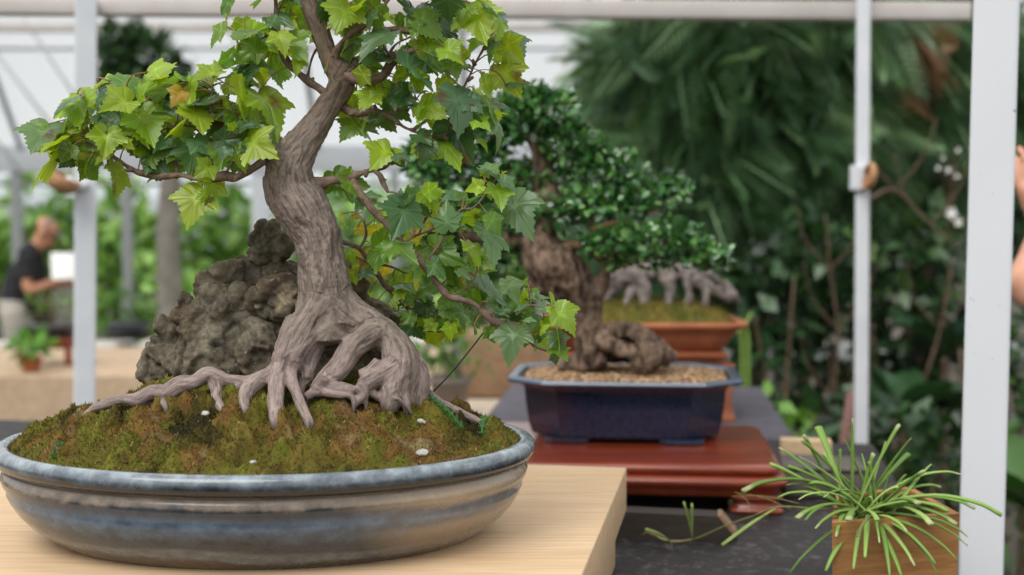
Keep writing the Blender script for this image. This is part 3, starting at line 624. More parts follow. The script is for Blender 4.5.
crop(340, 90, [(330,38,252,222,0),(335,30,425,85,0,.8),(205,5,112,105,2),(155,155,112,218,2,.6),(440,150,485,30,2),(465,70,605,152,2),(545,165,518,240,2),(292,328,182,422,2),(290,340,322,352,1,.6),(310,380,402,378,3),(310,378,372,440,0,.7),(520,298,455,410,0),(555,320,612,378,0),(590,275,685,422,2),(442,308,438,390,2,.6),(628,158,722,412,0,1.1),(640,170,800,250,0,.8),(700,25,722,190,3),(25,485,75,570,1),(440,250,520,300,0),(480,180,430,240,3,.7),(600,130,560,60,2)])
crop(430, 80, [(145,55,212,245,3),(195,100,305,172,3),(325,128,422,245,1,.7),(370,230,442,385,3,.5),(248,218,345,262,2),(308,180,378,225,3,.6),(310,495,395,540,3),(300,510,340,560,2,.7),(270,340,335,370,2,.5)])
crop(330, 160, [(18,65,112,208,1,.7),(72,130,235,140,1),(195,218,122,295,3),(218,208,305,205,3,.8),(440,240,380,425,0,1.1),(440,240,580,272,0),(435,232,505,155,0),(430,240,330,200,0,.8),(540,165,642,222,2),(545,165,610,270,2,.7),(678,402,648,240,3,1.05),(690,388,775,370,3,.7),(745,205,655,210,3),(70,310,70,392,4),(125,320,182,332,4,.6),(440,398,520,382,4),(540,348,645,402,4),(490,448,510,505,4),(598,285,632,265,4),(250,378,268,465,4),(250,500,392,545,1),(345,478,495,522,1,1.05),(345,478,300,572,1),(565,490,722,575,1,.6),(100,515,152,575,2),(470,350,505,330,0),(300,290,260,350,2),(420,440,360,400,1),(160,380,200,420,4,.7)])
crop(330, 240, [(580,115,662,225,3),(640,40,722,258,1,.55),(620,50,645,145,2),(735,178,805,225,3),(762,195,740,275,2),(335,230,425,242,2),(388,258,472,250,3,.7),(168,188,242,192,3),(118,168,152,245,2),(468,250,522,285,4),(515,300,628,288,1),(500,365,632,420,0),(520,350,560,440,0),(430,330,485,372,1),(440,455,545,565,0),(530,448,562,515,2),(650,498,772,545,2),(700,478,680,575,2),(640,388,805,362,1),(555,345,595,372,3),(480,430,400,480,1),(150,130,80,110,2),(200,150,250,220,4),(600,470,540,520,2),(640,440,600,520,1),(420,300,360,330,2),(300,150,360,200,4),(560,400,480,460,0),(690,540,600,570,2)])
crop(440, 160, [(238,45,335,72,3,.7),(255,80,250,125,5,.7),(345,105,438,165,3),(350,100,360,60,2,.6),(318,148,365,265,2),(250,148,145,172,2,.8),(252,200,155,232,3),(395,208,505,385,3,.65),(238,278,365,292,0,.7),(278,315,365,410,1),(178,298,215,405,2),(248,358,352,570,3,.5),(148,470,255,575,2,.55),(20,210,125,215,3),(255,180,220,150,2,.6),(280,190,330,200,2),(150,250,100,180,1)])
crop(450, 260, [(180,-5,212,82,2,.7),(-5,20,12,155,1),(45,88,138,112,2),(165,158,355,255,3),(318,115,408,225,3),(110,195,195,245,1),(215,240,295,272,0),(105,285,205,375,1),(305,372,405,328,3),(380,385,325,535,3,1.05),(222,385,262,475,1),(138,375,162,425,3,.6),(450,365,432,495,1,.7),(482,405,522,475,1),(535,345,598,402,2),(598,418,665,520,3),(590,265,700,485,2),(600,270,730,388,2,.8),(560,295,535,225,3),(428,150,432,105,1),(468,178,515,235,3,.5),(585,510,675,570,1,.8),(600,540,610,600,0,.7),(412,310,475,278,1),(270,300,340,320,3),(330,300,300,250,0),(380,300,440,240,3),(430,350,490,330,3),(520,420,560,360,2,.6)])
# fill: more foliage behind, around and above the frame
def fill(n, x0, x1, y0, y1, tones, dlo, dhi, Lr=(20, 34), near=26):
    k = 0; tries = 0
    while k < n and tries < 5000:
        tries += 1; x, y = random.uniform(x0, x1), random.uniform(y0, y1); dd = np.min(np.hypot(BSa[:, 0]-x, BSa[:, 1]-y))
        if dd > near: continue
        a = random.uniform(-.6, PI+.6); L = random.uniform(*Lr); leaf(x, y, x+math.cos(a)*L, y+math.sin(a)*L, random.choice(tones), 1, random.uniform(dlo, dhi)); k += 1
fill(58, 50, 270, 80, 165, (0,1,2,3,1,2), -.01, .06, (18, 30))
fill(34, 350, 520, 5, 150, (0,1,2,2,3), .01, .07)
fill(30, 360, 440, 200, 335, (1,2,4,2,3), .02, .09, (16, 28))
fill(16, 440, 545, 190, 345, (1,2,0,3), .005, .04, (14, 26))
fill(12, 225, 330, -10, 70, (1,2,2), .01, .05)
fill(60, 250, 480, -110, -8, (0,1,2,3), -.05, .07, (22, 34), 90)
VNc = 1+.55*VN
for nm, Ls in LEAVES.items():
    Gs = []
    for B, D, Nv, tone, wsc, bp in Ls:
        L = np.linalg.norm(D); tp = leaf_shape(random.uniform(.05, .36), random.uniform(.02, .5), random.uniform(0, .09), random.uniform(0, 6))
        M = frames(D[None], Nv[None])*np.array((wsc, 1, 1))[None, None]*L
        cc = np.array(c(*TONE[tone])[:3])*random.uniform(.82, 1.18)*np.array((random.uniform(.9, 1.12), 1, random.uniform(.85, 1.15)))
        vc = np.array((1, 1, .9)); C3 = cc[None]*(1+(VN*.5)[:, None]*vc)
        edge = random.random() < .3
        if edge:                                             # brown nibbled tips on older leaves
            ec = np.clip((np.hypot(LV[:, 0]-random.uniform(-.5, .5), LV[:, 1]-random.uniform(.3, 1))-.12)/-.1+1, 0, 1)[:, None]; C3 = C3*(1-ec*.8)+np.array(c(96,60,34)[:3])*ec*.8
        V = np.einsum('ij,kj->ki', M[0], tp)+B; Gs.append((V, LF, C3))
        q = bp-B; dq = np.linalg.norm(q)
        pc = np.array(c(168,128,92)[:3]) if random.random() < .6 else np.array(c(150,150,76)[:3])
        if dq > .001:
            midp = (B+bp)/2+np.array((random.uniform(-.12, .12), random.uniform(-.1, .1), .14))*dq
            Gs.append(paint(tube([bp, midp, B], [.0008 if dq < .03 else .0011, .0006, .00055], 9, 5), pc))
    fo = obj('foliage', join(Gs), m_mleaf, bobj[nm])
# ================================================================== red lacquered stand and blue bonsai pot
YAW2 = math.radians(-6); E2X = np.array((math.cos(YAW2), math.sin(YAW2))); E2Y = np.array((-math.sin(YAW2), math.cos(YAW2)))
ZS = H-.344; SCN = np.array((.165, 2.0))
def rect_ring(cx, cy, w, d, z, yaw, ch=0, n=0):
    """rectangle with cut (ch) corners"""
    w2, d2 = w/2, d/2; k = max(ch, 1e-5)
    P = np.array([(w2-k,-d2),(w2,-d2+k),(w2,d2-k),(w2-k,d2),(-w2+k,d2),(-w2,d2-k),(-w2,-d2+k),(-w2+k,-d2)])
    if n:                                                   # rounded corner instead
        Q = []
        for sx_, sy_, a0 in ((1,-1,-PI/2),(1,1,0),(-1,1,PI/2),(-1,-1,PI)):
            for t in range(n+1):
                a = a0+PI/2*t/n; Q.append((sx_*(w2-k)+k*math.cos(a), sy_*(d2-k)+k*math.sin(a)))
        P = np.array(Q)
    V = np.column_stack((P, np.full(len(P), z)))+np.array((cx, cy, 0)); return rotz(V, yaw, (cx, cy, 0))
def wood_red(name, c1, c2, c3, coat=.5, rough=.3): return wood(name, c1, c2, c3, -YAW2, 5, rough, (.8, 8, 8), coat)
m_red = wood_red('red_lacquer', c(92,36,19), c(124,50,27), c(146,66,36))
rs = thing('display_stand', 'moulded reddish brown lacquered wooden stand under the blue pot', 'stand', (SCN[0], SCN[1], ZT))
W_, D_ = .484, .40
pr = [(.036,-.016),(.020,-.016),(.016,-.0145),(.0145,-.0115),(.0125,-.009),(.0125,-.005),(.0145,-.0015),(.019,0),(.03,0)]
obj('top', loft([rect_ring(SCN[0], SCN[1], W_-2*o, D_-2*o, ZS+z, YAW2, .03, 5) for o, z in pr]), m_red, rs)
pr2 = [(.03,-.044),(.010,-.044),(.006,-.042),(.005,-.036),(.0015,-.031),(-.004,-.027),(-.006,-.022),(-.004,-.018),(.002,-.0150),(.012,-.0145),(.02,-.0145)]
obj('waist', loft([rect_ring(SCN[0], SCN[1], W_-2*o-.012, D_-2*o-.012, ZS+z, YAW2, .03, 5) for o, z in pr2]), m_red, rs)
for sx_ in (-1, 1):
    for sy_ in (-1, 1):
        q = SCN+E2X*sx_*(W_/2-.045)+E2Y*sy_*(D_/2-.045); h_ = ZS-.043-ZT
        obj('leg', loft([rect_ring(q[0], q[1], .07-2*o, .07-2*o, ZT+z*h_, YAW2, .01, 3) for o, z in ((0,0),(-.003,.15),(0,.3),(.006,.5),(.004,.8),(-.002,1))]), m_red, rs)
PCN = np.array((.1825, 2.085)); PW, PD, ZRB = .362, .292, H-.244
hB = ZRB-ZS
PR = [(.042,.0),(.038,.0),(.035,.004),(.031,.02),(.0275,.045),(.025,.07),(.024,hB-.017),(.021,hB-.012),(.008,hB-.0115),(.001,hB-.009),(-.001,hB-.005),(.001,hB-.001),(.006,hB),(.013,hB-.001),(.017,hB-.004),(.019,hB-.012),(.03,hB-.03)]
m, nt, b = mat('cobalt_glaze', rough=.2, spec=.5, coat=.3)
n = noise_tex(nt, 220, 5, .7); r = ramp(nt, n.outputs[0], [(.35, c(12,18,36)), (.55, c(24,36,64)), (.75, c(48,64,94))])
n2 = noise_tex(nt, 6, 3); s = nd(nt, 'ShaderNodeSeparateXYZ'); t = nd(nt, 'ShaderNodeTexCoord'); nt.links.new(t.outputs['Object'], s.inputs[0])
pf = nd(nt, 'ShaderNodeMath', operation='MULTIPLY_ADD'); pf.inputs[1].default_value = -4.2; nt.links.new(s.outputs[0], pf.inputs[0]); nt.links.new(n2.outputs[0], pf.inputs[2])
fr = ramp(nt, pf.outputs[0], [(.98, (0,0,0,1)), (1.0, (.7,.7,.7,1))]); fr.color_ramp.elements[0].position = .8
col = mix(nt, r.outputs[0], c(56,40,46), fr.outputs[0])
rz_ = ramp(nt, s.outputs[2], [(hB-.012, (0,0,0,1)), (hB-.002, (1,1,1,1))]); nt.links.new(mix(nt, col, c(66,82,104), rz_.outputs[0]), b.inputs['Base Color']); bump(nt, b, n.outputs[0], .05)
bp = thing('bonsai_pot', 'dark cobalt blue glazed pot with cut corners on the red stand', 'pot', (PCN[0], PCN[1], ZS))
def foot_h(z): return ZS+z
obj('body', loft([rect_ring(PCN[0], PCN[1], PW-2*o, PD-2*o, ZS+.007+z*(hB-.007)/hB, YAW2, .058-o*.2) for o, z in PR]), m, bp, smooth=False)
for sx_ in (-1, 1):
    for sy_ in (-1, 1):
        q = PCN+E2X*sx_*.088+E2Y*sy_*.094; obj('foot', loft([rect_ring(q[0], q[1], .07-2*o, .045-2*o, ZS+z, YAW2, .012) for o, z in ((.004,0),(0,.002),(0,.009))]), m, bp, smooth=False)
# gravel
ng = 5200; gx = (rng.random(ng)-.5)*(PW-.045); gy = (rng.random(ng)-.5)*(PD-.045); k = np.abs(gx)/(PW/2)+np.abs(gy)/(PD/2) < 1.62; gx, gy = gx[k], gy[k]; ng = len(gx)
gz = ZRB-.009+.012*(1-(gx/(PW/2))**2)*(1-(gy/(PD/2))**2)
XY = PCN+gx[:, None]*E2X+gy[:, None]*E2Y; bm = bmesh.new(); bmesh.ops.create_icosphere(bm, subdivisions=1, radius=1); gV, gF = from_bm(bm)
A = rng.normal(size=(ng, 3, 3)); Q_, _ = np.linalg.qr(A); S_ = (.0024+.0024*rng.random((ng, 1, 1)))*np.array((1, .8, .65))[None, None]
gp = np.array([c(150,118,86)[:3], c(172,142,108)[:3], c(126,94,68)[:3], c(190,168,136)[:3], c(104,78,58)[:3]]); gc = gp[rng.integers(0, 5, ng)]*(.8+.4*rng.random(ng))[:, None]
G = scatter(gV, gF, Q_*S_, np.column_stack((XY, gz)), icol=gc)
bed = [rect_ring(PCN[0], PCN[1], (PW-.04)*s_, (PD-.04)*s_, ZRB-.012+.012*(1-s_*s_), YAW2, .045*s_) for s_ in (1, .9, .75, .5, .25, .02)]
Gb = paint(loft(bed, cap=False), c(120,92,68)); m_grav = colattr('tan_gravel', rough=.9, spec=.2)
tag(obj('gravel', join([G, Gb]), m_grav), 'tan baked clay gravel filling the cobalt blue pot', 'gravel', kind='stuff')
# ------------------------------------------------------------------ evergreen bonsai in the blue pot
YB = 2.06
def gnarl(tubes, Y0, vox, cola, colb, name, label, cat, mseed=0, sm=3):
    Gs = []
    for pts in tubes:
        P = [at(x, y, Y0+d) for x, y, r, d in pts]; Gs.append(tube(P, [r*pxm(Y0) for x, y, r, d in pts], seg=14))
    G, N = remesh(join(Gs), vox, sm); V = G[0]
    g = fbm(V*np.array((70, 70, 20)), 4, 61+mseed, True); l = fbm(V*36, 3, 62+mseed); g = (g-g.mean())/g.std()*.2+.3; V2 = V+N*(.0035*(g-.3)+.008*l)[:, None]
    k = np.clip(.5+1.1*(g-.3)+.6*l, 0, 1)[:, None]; return (V2, G[1], np.array(cola[:3])*(1-k)+np.array(colb[:3])*k)
T2 = [[(592,368,17,0),(590,345,15,0),(588,325,15,0),(586,302,17,0),(572,282,22,0),(556,268,26,.0),(545,255,24,.01),(540,235,17,.02),(548,205,13,.03),(545,170,10,.03),(530,130,6,.03),(520,105,3,.03)],
      [(560,285,22,.0),(545,285,16,.01),(536,272,13,.01)],[(585,300,13,-.01),(600,285,9,-.015),(606,270,6,-.02)],
      [(592,345,13,0),(606,336,11,-.01),(622,331,10,-.015),(638,332,9,-.02),(652,342,9,-.03),(664,352,8,-.035),(674,358,4,-.04)],[(600,344,9,-.03),(616,346,8,-.045),(630,352,7,-.055),(637,366,6,-.06)],
      [(636,334,8,-.03),(648,346,8,-.045),(652,362,8,-.05),(654,370,6,-.05)],[(640,340,11,.0),(652,352,12,-.01),(660,362,9,-.02)],[(612,342,10,.01),(630,348,9,.01),(640,356,9,.0)],[(598,352,12,.02),(618,352,12,.025),(642,354,11,.02)],[(625,334,9,.01),(645,338,9,.02),(660,350,8,.02),(668,364,6,.02)],[(650,342,7,-.05),(660,352,6,-.055),(662,366,5,-.055)],[(592,352,11,-.02),(598,366,9,-.03)],[(585,362,14,.01),(570,366,9,.02),(560,368,5,.03)],
      [(546,250,12,.02),(520,240,9,.03),(490,240,7,.03),(460,235,4,.03)],[(545,200,9,.03),(575,195,7,.02),(610,190,5,.02),(650,192,3,.02)],[(545,190,8,.03),(510,175,6,.03),(470,180,4,.04),(440,180,3,.04)]]
m_bark2 = colattr('evergreen_bark', rough=.8, spec=.2, mulscale=180, bmp=.3)
b0 = at(592, 368, YB); et = thing('evergreen_bonsai', 'blurred evergreen bonsai with twisted brown trunk in the cobalt blue pot', 'bonsai tree', (b0[0], YB, ZRB+.003))
obj('trunk', gnarl(T2, YB, .0026, c(52,40,33), c(138,116,98), '', '', ''), m_bark2, et)
lb = [[(606,272,5,-.02),(587,244,0,0)]]
m_twig2 = noisy('evergreen_twig', [(.3, c(84,54,38)), (.7, c(128,88,64))], 60, bmp=.3)
BR2 = [[(605,276,4,-.02),(610,262,4,-.03),(617,248,3.6,-.035),(628,240,3,-.04),(645,236,2.6,-.04),(662,240,2,-.04),(690,248,1.2,-.04)],[(584,244,4,-.01),(588,234,3,-.02),(602,226,3,-.03),(623,223,2.4,-.03),(648,228,1.5,-.03)],[(556,250,6,.0),(584,246,5,-.01),(604,262,4,-.02)]]
obj('branch', join([tube([at(x, y, YB+d) for x, y, r, d in p], [r*pxm(YB) for x, y, r, d in p], noise=.4) for p in BR2]), m_twig2, et)
m_eleaf = foliage_mat('glossy_evergreen_leaf', rough=.17, spec=1.0, trans=.15)
eL = np.array(((0,0,0),(.3,.3,.07),(.26,.75,.05),(0,1,0),(-.26,.75,.05),(-.3,.3,.07),(0,.35,-.02),(0,.75,-.02))); eF = [np.array(((0,1,6),(2,3,7),(3,4,7),(0,6,5))), np.array(((1,2,7,6),(6,7,4,5)))]
def pads(L, Y0, dens, ls, cols, seed, flat=.8):
    r_ = np.random.default_rng(seed); Gs = []
    for px, py, rx, ry, dy in L:
        n = int(dens*rx*ry); cen_ = at(px, py, Y0+dy); k = pxm(Y0)
        u = r_.normal(size=(n, 3)); u /= np.linalg.norm(u, axis=1)[:, None]; u *= (.55+.5*r_.random(n))[:, None]; u[:, 2] = np.where(u[:, 2] < -.45, -u[:, 2], u[:, 2])
        lump = 1+.28*pn(u*2.3+px*.1, seed); P = cen_+u*lump[:, None]*np.array((rx*k, flat*rx*k, ry*k))
        D = u+r_.normal(size=(n, 3))*.7+np.array((0, 0, .25)); Nn = np.array((0, -.25, 1))+r_.normal(size=(n, 3))*.55+u*.5
        M = frames(D, Nn)*(ls*(.7+.6*r_.random(n)))[:, None, None]
        cc = np.array([c(*q)[:3] for q in cols])[r_.integers(0, len(cols), n)]*(.75+.5*r_.random(n))[:, None]
        Gs.append(scatter(eL, eF, M, P, icol=cc))
    return join(Gs)
EC = [(54,98,54),(62,112,60),(78,130,68),(46,84,48),(94,146,74),(114,162,86)]
padG = [[(650,246,46,17,-.04),(692,256,34,14,-.05),(612,244,36,16,-.03),(670,232,26,10,-.03),(640,262,34,8,-.03),(716,262,14,8,-.04)],
        [(648,196,44,16,.03),(604,178,42,22,.03),(676,190,14,9,.03),(590,205,34,16,.0),(625,205,40,12,.02)],
        [(540,118,44,26,.04),(506,128,38,30,.04),(568,148,32,24,.03),(596,160,22,16,.03),(528,98,24,12,.04),(480,140,30,26,.05)],
        [(466,172,44,34,.05),(430,165,30,26,.06),(482,214,40,22,.05),(432,216,36,24,.06),(526,186,42,22,.05),(505,240,40,20,.06),(552,222,36,14,.02),(440,250,30,16,.06),(520,262,24,12,.05)]]
for pg in padG: obj('foliage_pad', pads(pg, YB, .55, .0155, EC, 11+len(pg)+int(pg[0][0])), m_eleaf, et)
# ------------------------------------------------------------------ second table with the orange pot and its stands
YO = 2.78; ZT2 = ZT-.005
m_grey = noisy('slate_cloth', [(.3, c(60,58,66)), (.7, c(88,85,94))], 40, rough=.7, bmp=.1)
t2 = thing('side_table', 'low grey topped table behind the red stand holding the orange pot', 'table', (.28, 2.85, 0))
obj('tabletop', box(.27, 2.86, ZT2-.04, .62, .78, .04, YAW2), m_grey, t2)
for sx_ in (-1, 1):
    for sy_ in (-1, 1):
        q = np.array((.27, 2.86))+E2X*sx_*.27+E2Y*sy_*.35; obj('leg', box(q[0], q[1], 0, .05, .05, ZT2-.04, YAW2), m_dark, t2)
m_clay = noisy('terracotta', [(.3, c(150,84,52)), (.7, c(186,112,74))], 18, rough=.55, bmp=.06)
m_stnd = wood_red('orange_brown_wood', c(120,62,34), c(150,84,48), c(172,104,66), .2, .45)
pc = at(640, 330, YO); zt3 = at(640, 318, YO)[2]; zb3 = at(640, 347, YO)[2]; PX3 = pc[0]
st = thing('display_stand', 'tall orange brown wooden stand under the shallow terracotta pot', 'stand', (PX3, YO, ZT2))
h3 = zb3-ZT2
obj('top', box(PX3, YO, zb3-.012, .34, .24, .012, 0, .003), m_stnd, st); obj('rail', box(PX3, YO, zb3-.05, .37, .26, .026, 0, .004), m_stnd, st)
obj('neck', box(PX3, YO, zb3-.024, .30, .20, .012, 0, .002), m_stnd, st)
for sx_ in (-1, 1):
    for sy_ in (-1, 1): obj('leg', loft([rect_ring(PX3+sx_*(.165-o), YO+sy_*(.11-o), .036, .036, ZT2+z*(h3-.05), 0, .006) for o, z in ((-.006,0),(0,.1),(.006,.5),(0,1))]), m_stnd, st)
p3 = [(.10,0),(.155,0),(.168,.004),(.186,.03),(.196,.046),(.212,.050),(.215,.055),(.214,.061),(.209,.063),(.203,.061),(.198,.052),(.15,.045)]; sc3 = (zt3-zb3)/.063
tag(obj('bonsai_pot', loft([rect_ring(PX3, YO, 2*r, 2*r*.66, zb3+z*sc3, 0, .05, 6) for r, z in p3]), m_clay), 'shallow terracotta orange pot blurred behind the evergreen bonsai', 'pot')
# moss + grey roots
nx = 60; gx, gy = np.meshgrid(np.linspace(-1, 1, nx), np.linspace(-1, 1, nx)); rr2 = np.maximum(np.abs(gx)**3+np.abs(gy)**3, 0)
gz = np.clip(1-rr2, 0, 1)**.6*.045; X3 = PX3+gx.ravel()*.195; Y3 = YO+gy.ravel()*.125; Z3 = zt3-.010+gz.ravel()+.006*fbm(np.column_stack((X3, Y3, X3*0))*40, 3, 5)
i = np.arange(nx-1)[:, None]*nx; j = np.arange(nx-1)[None]; Q3 = np.stack((i+j, i+j+1, i+nx+j+1, i+nx+j), -1).reshape(-1, 4)
k3 = np.clip(.5+fbm(np.column_stack((X3, Y3, Z3))*25, 3, 6), 0, 1)[:, None]; c3 = np.array(c(120,104,50)[:3])*k3+np.array(c(88,92,42)[:3])*(1-k3)
V3 = np.column_stack((X3, Y3, Z3)); inside = (rr2.ravel() < 1.05); Q3 = Q3[inside[Q3].all(1)]
n3 = 9000; sel = rng.integers(0, len(V3), n3); sel = sel[inside[sel]]; B3 = V3[sel]+rng.normal(size=(len(sel), 3))*.002*np.array((1,1,0)); D3 = rng.normal(size=B3.shape)*.5+np.array((0,0,1)); S3 = rng.normal(size=B3.shape)*.0008
tv = np.stack((B3-S3, B3+S3, B3+D3*.008), 1).reshape(-1, 3); tcl = np.repeat(c3[sel]*(.7+.7*rng.random(len(sel)))[:, None], 3, 0)
tag(obj('moss_bed', join([(V3, [Q3], c3), (tv, [np.arange(len(tv)).reshape(-1, 3)], tcl)]), m_moss), 'olive moss cushion filling the terracotta orange pot', 'moss', kind='stuff')
T3 = [[(606,300,6,0),(614,284,9,-.01),(628,276,10,-.02),(640,282,8,-.03),(645,296,6,-.04),(646,310,5,-.05)],[(640,280,8,0),(652,272,10,0),(664,276,8,-.01),(670,290,6,-.03),(666,308,4,-.05)],[(664,270,8,.0),(684,274,8,-.01),(700,283,7,-.02),(716,291,6,-.02),(736,299,5.5,-.03)],
      [(690,270,7,.01),(712,277,5,.0),(730,289,4,.0),(738,303,3,-.01)],[(620,280,9,.02),(645,266,12,.02),(672,264,12,.02),(690,268,8,.02)],[(655,262,12,.03),(662,240,10,.06),(655,220,8,.08),(650,205,5,.1)],[(614,290,6,.0),(600,302,5,-.02),(590,312,4,-.03)],[(634,282,5,-.01),(628,300,4,-.04),(622,314,3,-.05)],[(686,276,5,-.02),(690,292,4,-.04),(686,310,3,-.05)],[(704,286,4,-.03),(706,300,3,-.05),(702,312,2.5,-.05)]]
m_bark3 = colattr('grey_bark', rough=.8, spec=.2)
b3 = at(650, 312, YO); rt = thing('rooted_bonsai', 'blurred old grey rooted bonsai in the terracotta orange pot', 'bonsai tree', (b3[0], YO, b3[2]))
obj('trunk', gnarl(T3, YO, .0032, c(74,66,62), c(136,126,120), '', '', '', 5, 2), m_bark3, rt)
obj('foliage', pads([(640,205,30,14,.1),(660,190,26,14,.1)], YO, .4, .022, [(40,70,40),(56,90,48),(48,80,40)], 77), m_eleaf, rt)
# ================================================================== planter with cut grass, sticks, blocks
m_pbox = wood('planter_board', c(136,92,50), c(164,116,68), c(184,138,88), 0, 5, .65, (1.5, 1.5, 14))
PB0 = at(832, 523, 1.335); a2 = math.radians(20); ux = np.array((math.cos(a2), math.sin(a2))); uy = np.array((-math.sin(a2), math.cos(a2)))
hp = PB0[2]-ZT
QD = np.array([PB0[:2], at(960, 512, 1.378)[:2], (.4705, 1.52), (.3695, 1.475)]); pcn = QD.mean(0)
pl = thing('planter_box', 'small pale brown wooden planter box at the lower right', 'planter', (pcn[0], pcn[1], ZT))
ins = pcn+(QD-pcn)*.86
for k in range(4):
    e = (k+1) % 4; loop = np.array([QD[k], QD[e], ins[e], ins[k]])
    obj('side_board', loft([np.column_stack((pcn+(loop-pcn)*s_, np.full(4, ZT+z_))) for s_, z_ in ((.965, 0), (1, hp))]), m_pbox, pl, smooth=False)
obj('bottom_board', loft([np.column_stack((pcn+(ins-pcn)*.99, np.full(4, ZT+z_))) for z_ in (.003, .011)]), m_pbox, pl, smooth=False)
# soil + moss inside
n = 40; gx, gy = np.meshgrid(np.linspace(-1, 1, n), np.linspace(-1, 1, n)); gu, gv = (gx.ravel()[:, None]+1)/2, (gy.ravel()[:, None]+1)/2; XYp = ins[0]*(1-gu)*(1-gv)+ins[1]*gu*(1-gv)+ins[2]*gu*gv+ins[3]*(1-gu)*gv
zp = PB0[2]-.012+.012*np.clip(1-(gx**2+gy**2).ravel()*.6, 0, 1)+.004*fbm(np.column_stack((XYp, XYp[:, 0]*0))*90, 3, 3); i = np.arange(n-1)[:, None]*n; j = np.arange(n-1)[None]; Qp = np.stack((i+j, i+j+1, i+n+j+1, i+n+j), -1).reshape(-1, 4)
Vp = np.column_stack((XYp, zp)); kp = np.clip(.5+fbm(Vp*60, 3, 8), 0, 1)[:, None]; cpc = np.array(c(70,84,28)[:3])*kp+np.array(c(58,46,34)[:3])*(1-kp)
sel = rng.integers(0, len(Vp), 7000); B3 = Vp[sel]+rng.normal(size=(7000, 3))*.0012*np.array((1,1,0)); D3 = rng.normal(size=B3.shape)*.5+np.array((0,0,1)); S3 = rng.normal(size=B3.shape)*.0004
tv = np.stack((B3-S3, B3+S3, B3+D3*.004), 1).reshape(-1, 3)
tag(obj('planter_moss', join([(Vp, [Qp], cpc), (tv, [np.arange(len(tv)).reshape(-1, 3)], np.repeat(cpc[sel]*1.2, 3, 0))]), m_moss), 'dark moss and soil inside the small wooden planter box', 'moss', kind='stuff')
m_grass = foliage_mat('cut_grass_blade', rough=.42, spec=.4, trans=.12, tmul=(1.2,1.2,.6))
zc = PB0[2]-.002; gp0 = thing('grass_plant', 'tuft of thick cut green grass blades in the wooden planter box', 'plant', (pcn[0], pcn[1], zc-.004))
def z9(x, y): return (600+x/2.415, 400+y/2.415)
TIPS = [(610,45,0),(722,60,0),(752,92,-.02),(800,155,.02),(872,180,-.01),(782,172,-.05),(905,262,-.03),(968,277,-.03),(888,352,-.05),(862,386,-.07),(815,418,-.07),(728,425,-.08),(612,408,-.08),(545,412,-.06),(458,418,-.03),(345,220,-.02),(492,85,.02),(527,65,.04),(432,115,.05),(490,100,.0),(412,155,.0),(482,137,-.02),(496,290,-.05),(742,318,-.08),(888,330,-.04),(700,425,-.09),(570,330,-.06),(632,130,.03),(655,235,-.03),
        (475,285,-.04),(430,235,-.03),(690,100,.03),(660,130,.0),(800,300,-.07),(840,268,-.05),(770,250,-.05),(505,200,.0),(590,95,.03),(560,165,.02),(450,205,.01),(620,330,-.09),(640,380,-.09),(675,345,-.09),(520,310,-.05),(745,130,.03),(700,175,.0),(820,210,.02),(480,240,-.04),(760,400,-.08),(540,235,-.05),(600,290,-.07),(860,300,-.06),(580,120,.02),(720,210,-.02),(455,160,.02),(810,395,-.07),(670,290,-.08),(540,130,.01),(650,150,.0),(740,180,.01)]
gcol = [(122,158,66),(142,176,84),(104,138,56),(158,188,102),(130,166,74)]
blades = []
r_ = random.Random(5)
for k, (x, y, dy) in enumerate(TIPS):
    bx_, by_ = 640+r_.gauss(0, 26), 255+r_.gauss(0, 10); p0 = at(*z9(bx_, by_), 1.385+r_.uniform(-.02, .02)); p0[2] = zc-.006
    p1 = at(*z9(x, y), 1.385+dy); mid = p0*.45+p1*.55; L = np.linalg.norm(p1-p0)
    lift = L*(.05 if y < 180 else .16); mid[2] += lift; q1 = p0*.8+p1*.2; q1[2] += lift*.75
    R0 = r_.uniform(.0019, .0033)*(1 if k < 24 else .85); wide = y < 330 and r_.random() < .5
    Rr = [R0*.8, R0*.9, R0, R0*(1.25 if wide else .7), R0*(1.45 if wide else .45)]
    P = [p0, q1, mid, mid*.35+p1*.65+np.array((0, 0, lift*.22)), p1]
    G = tube(P, Rr, 15, 6, flat=(1.25, .55)); cc = np.array(c(*r_.choice(gcol))[:3])*r_.uniform(.85, 1.15); nV = len(G[0])
    C_ = np.tile(cc, (nV, 1)); w_ = np.zeros(nV); w_[:15*6] = np.repeat(np.linspace(1, 0, 15)**3, 6); C_ = C_*(1-.45*w_[:, None])+np.array(c(168,172,120)[:3])*.45*w_[:, None]; tipm = np.zeros(nV); tipm[13*6:15*6] = 1; tipm[-1] = 1
    if r_.random() < .5: C_ = C_*(1-.6*tipm[:, None])+np.array(c(196,196,150)[:3])*.6*tipm[:, None]
    if r_.random() < .06: C_ = C_*.3+np.array(c(110,82,58)[:3])*.7
    blades.append((G[0], G[1], C_))
for k, g in enumerate(blades): obj('blade', g, m_grass, gp0)
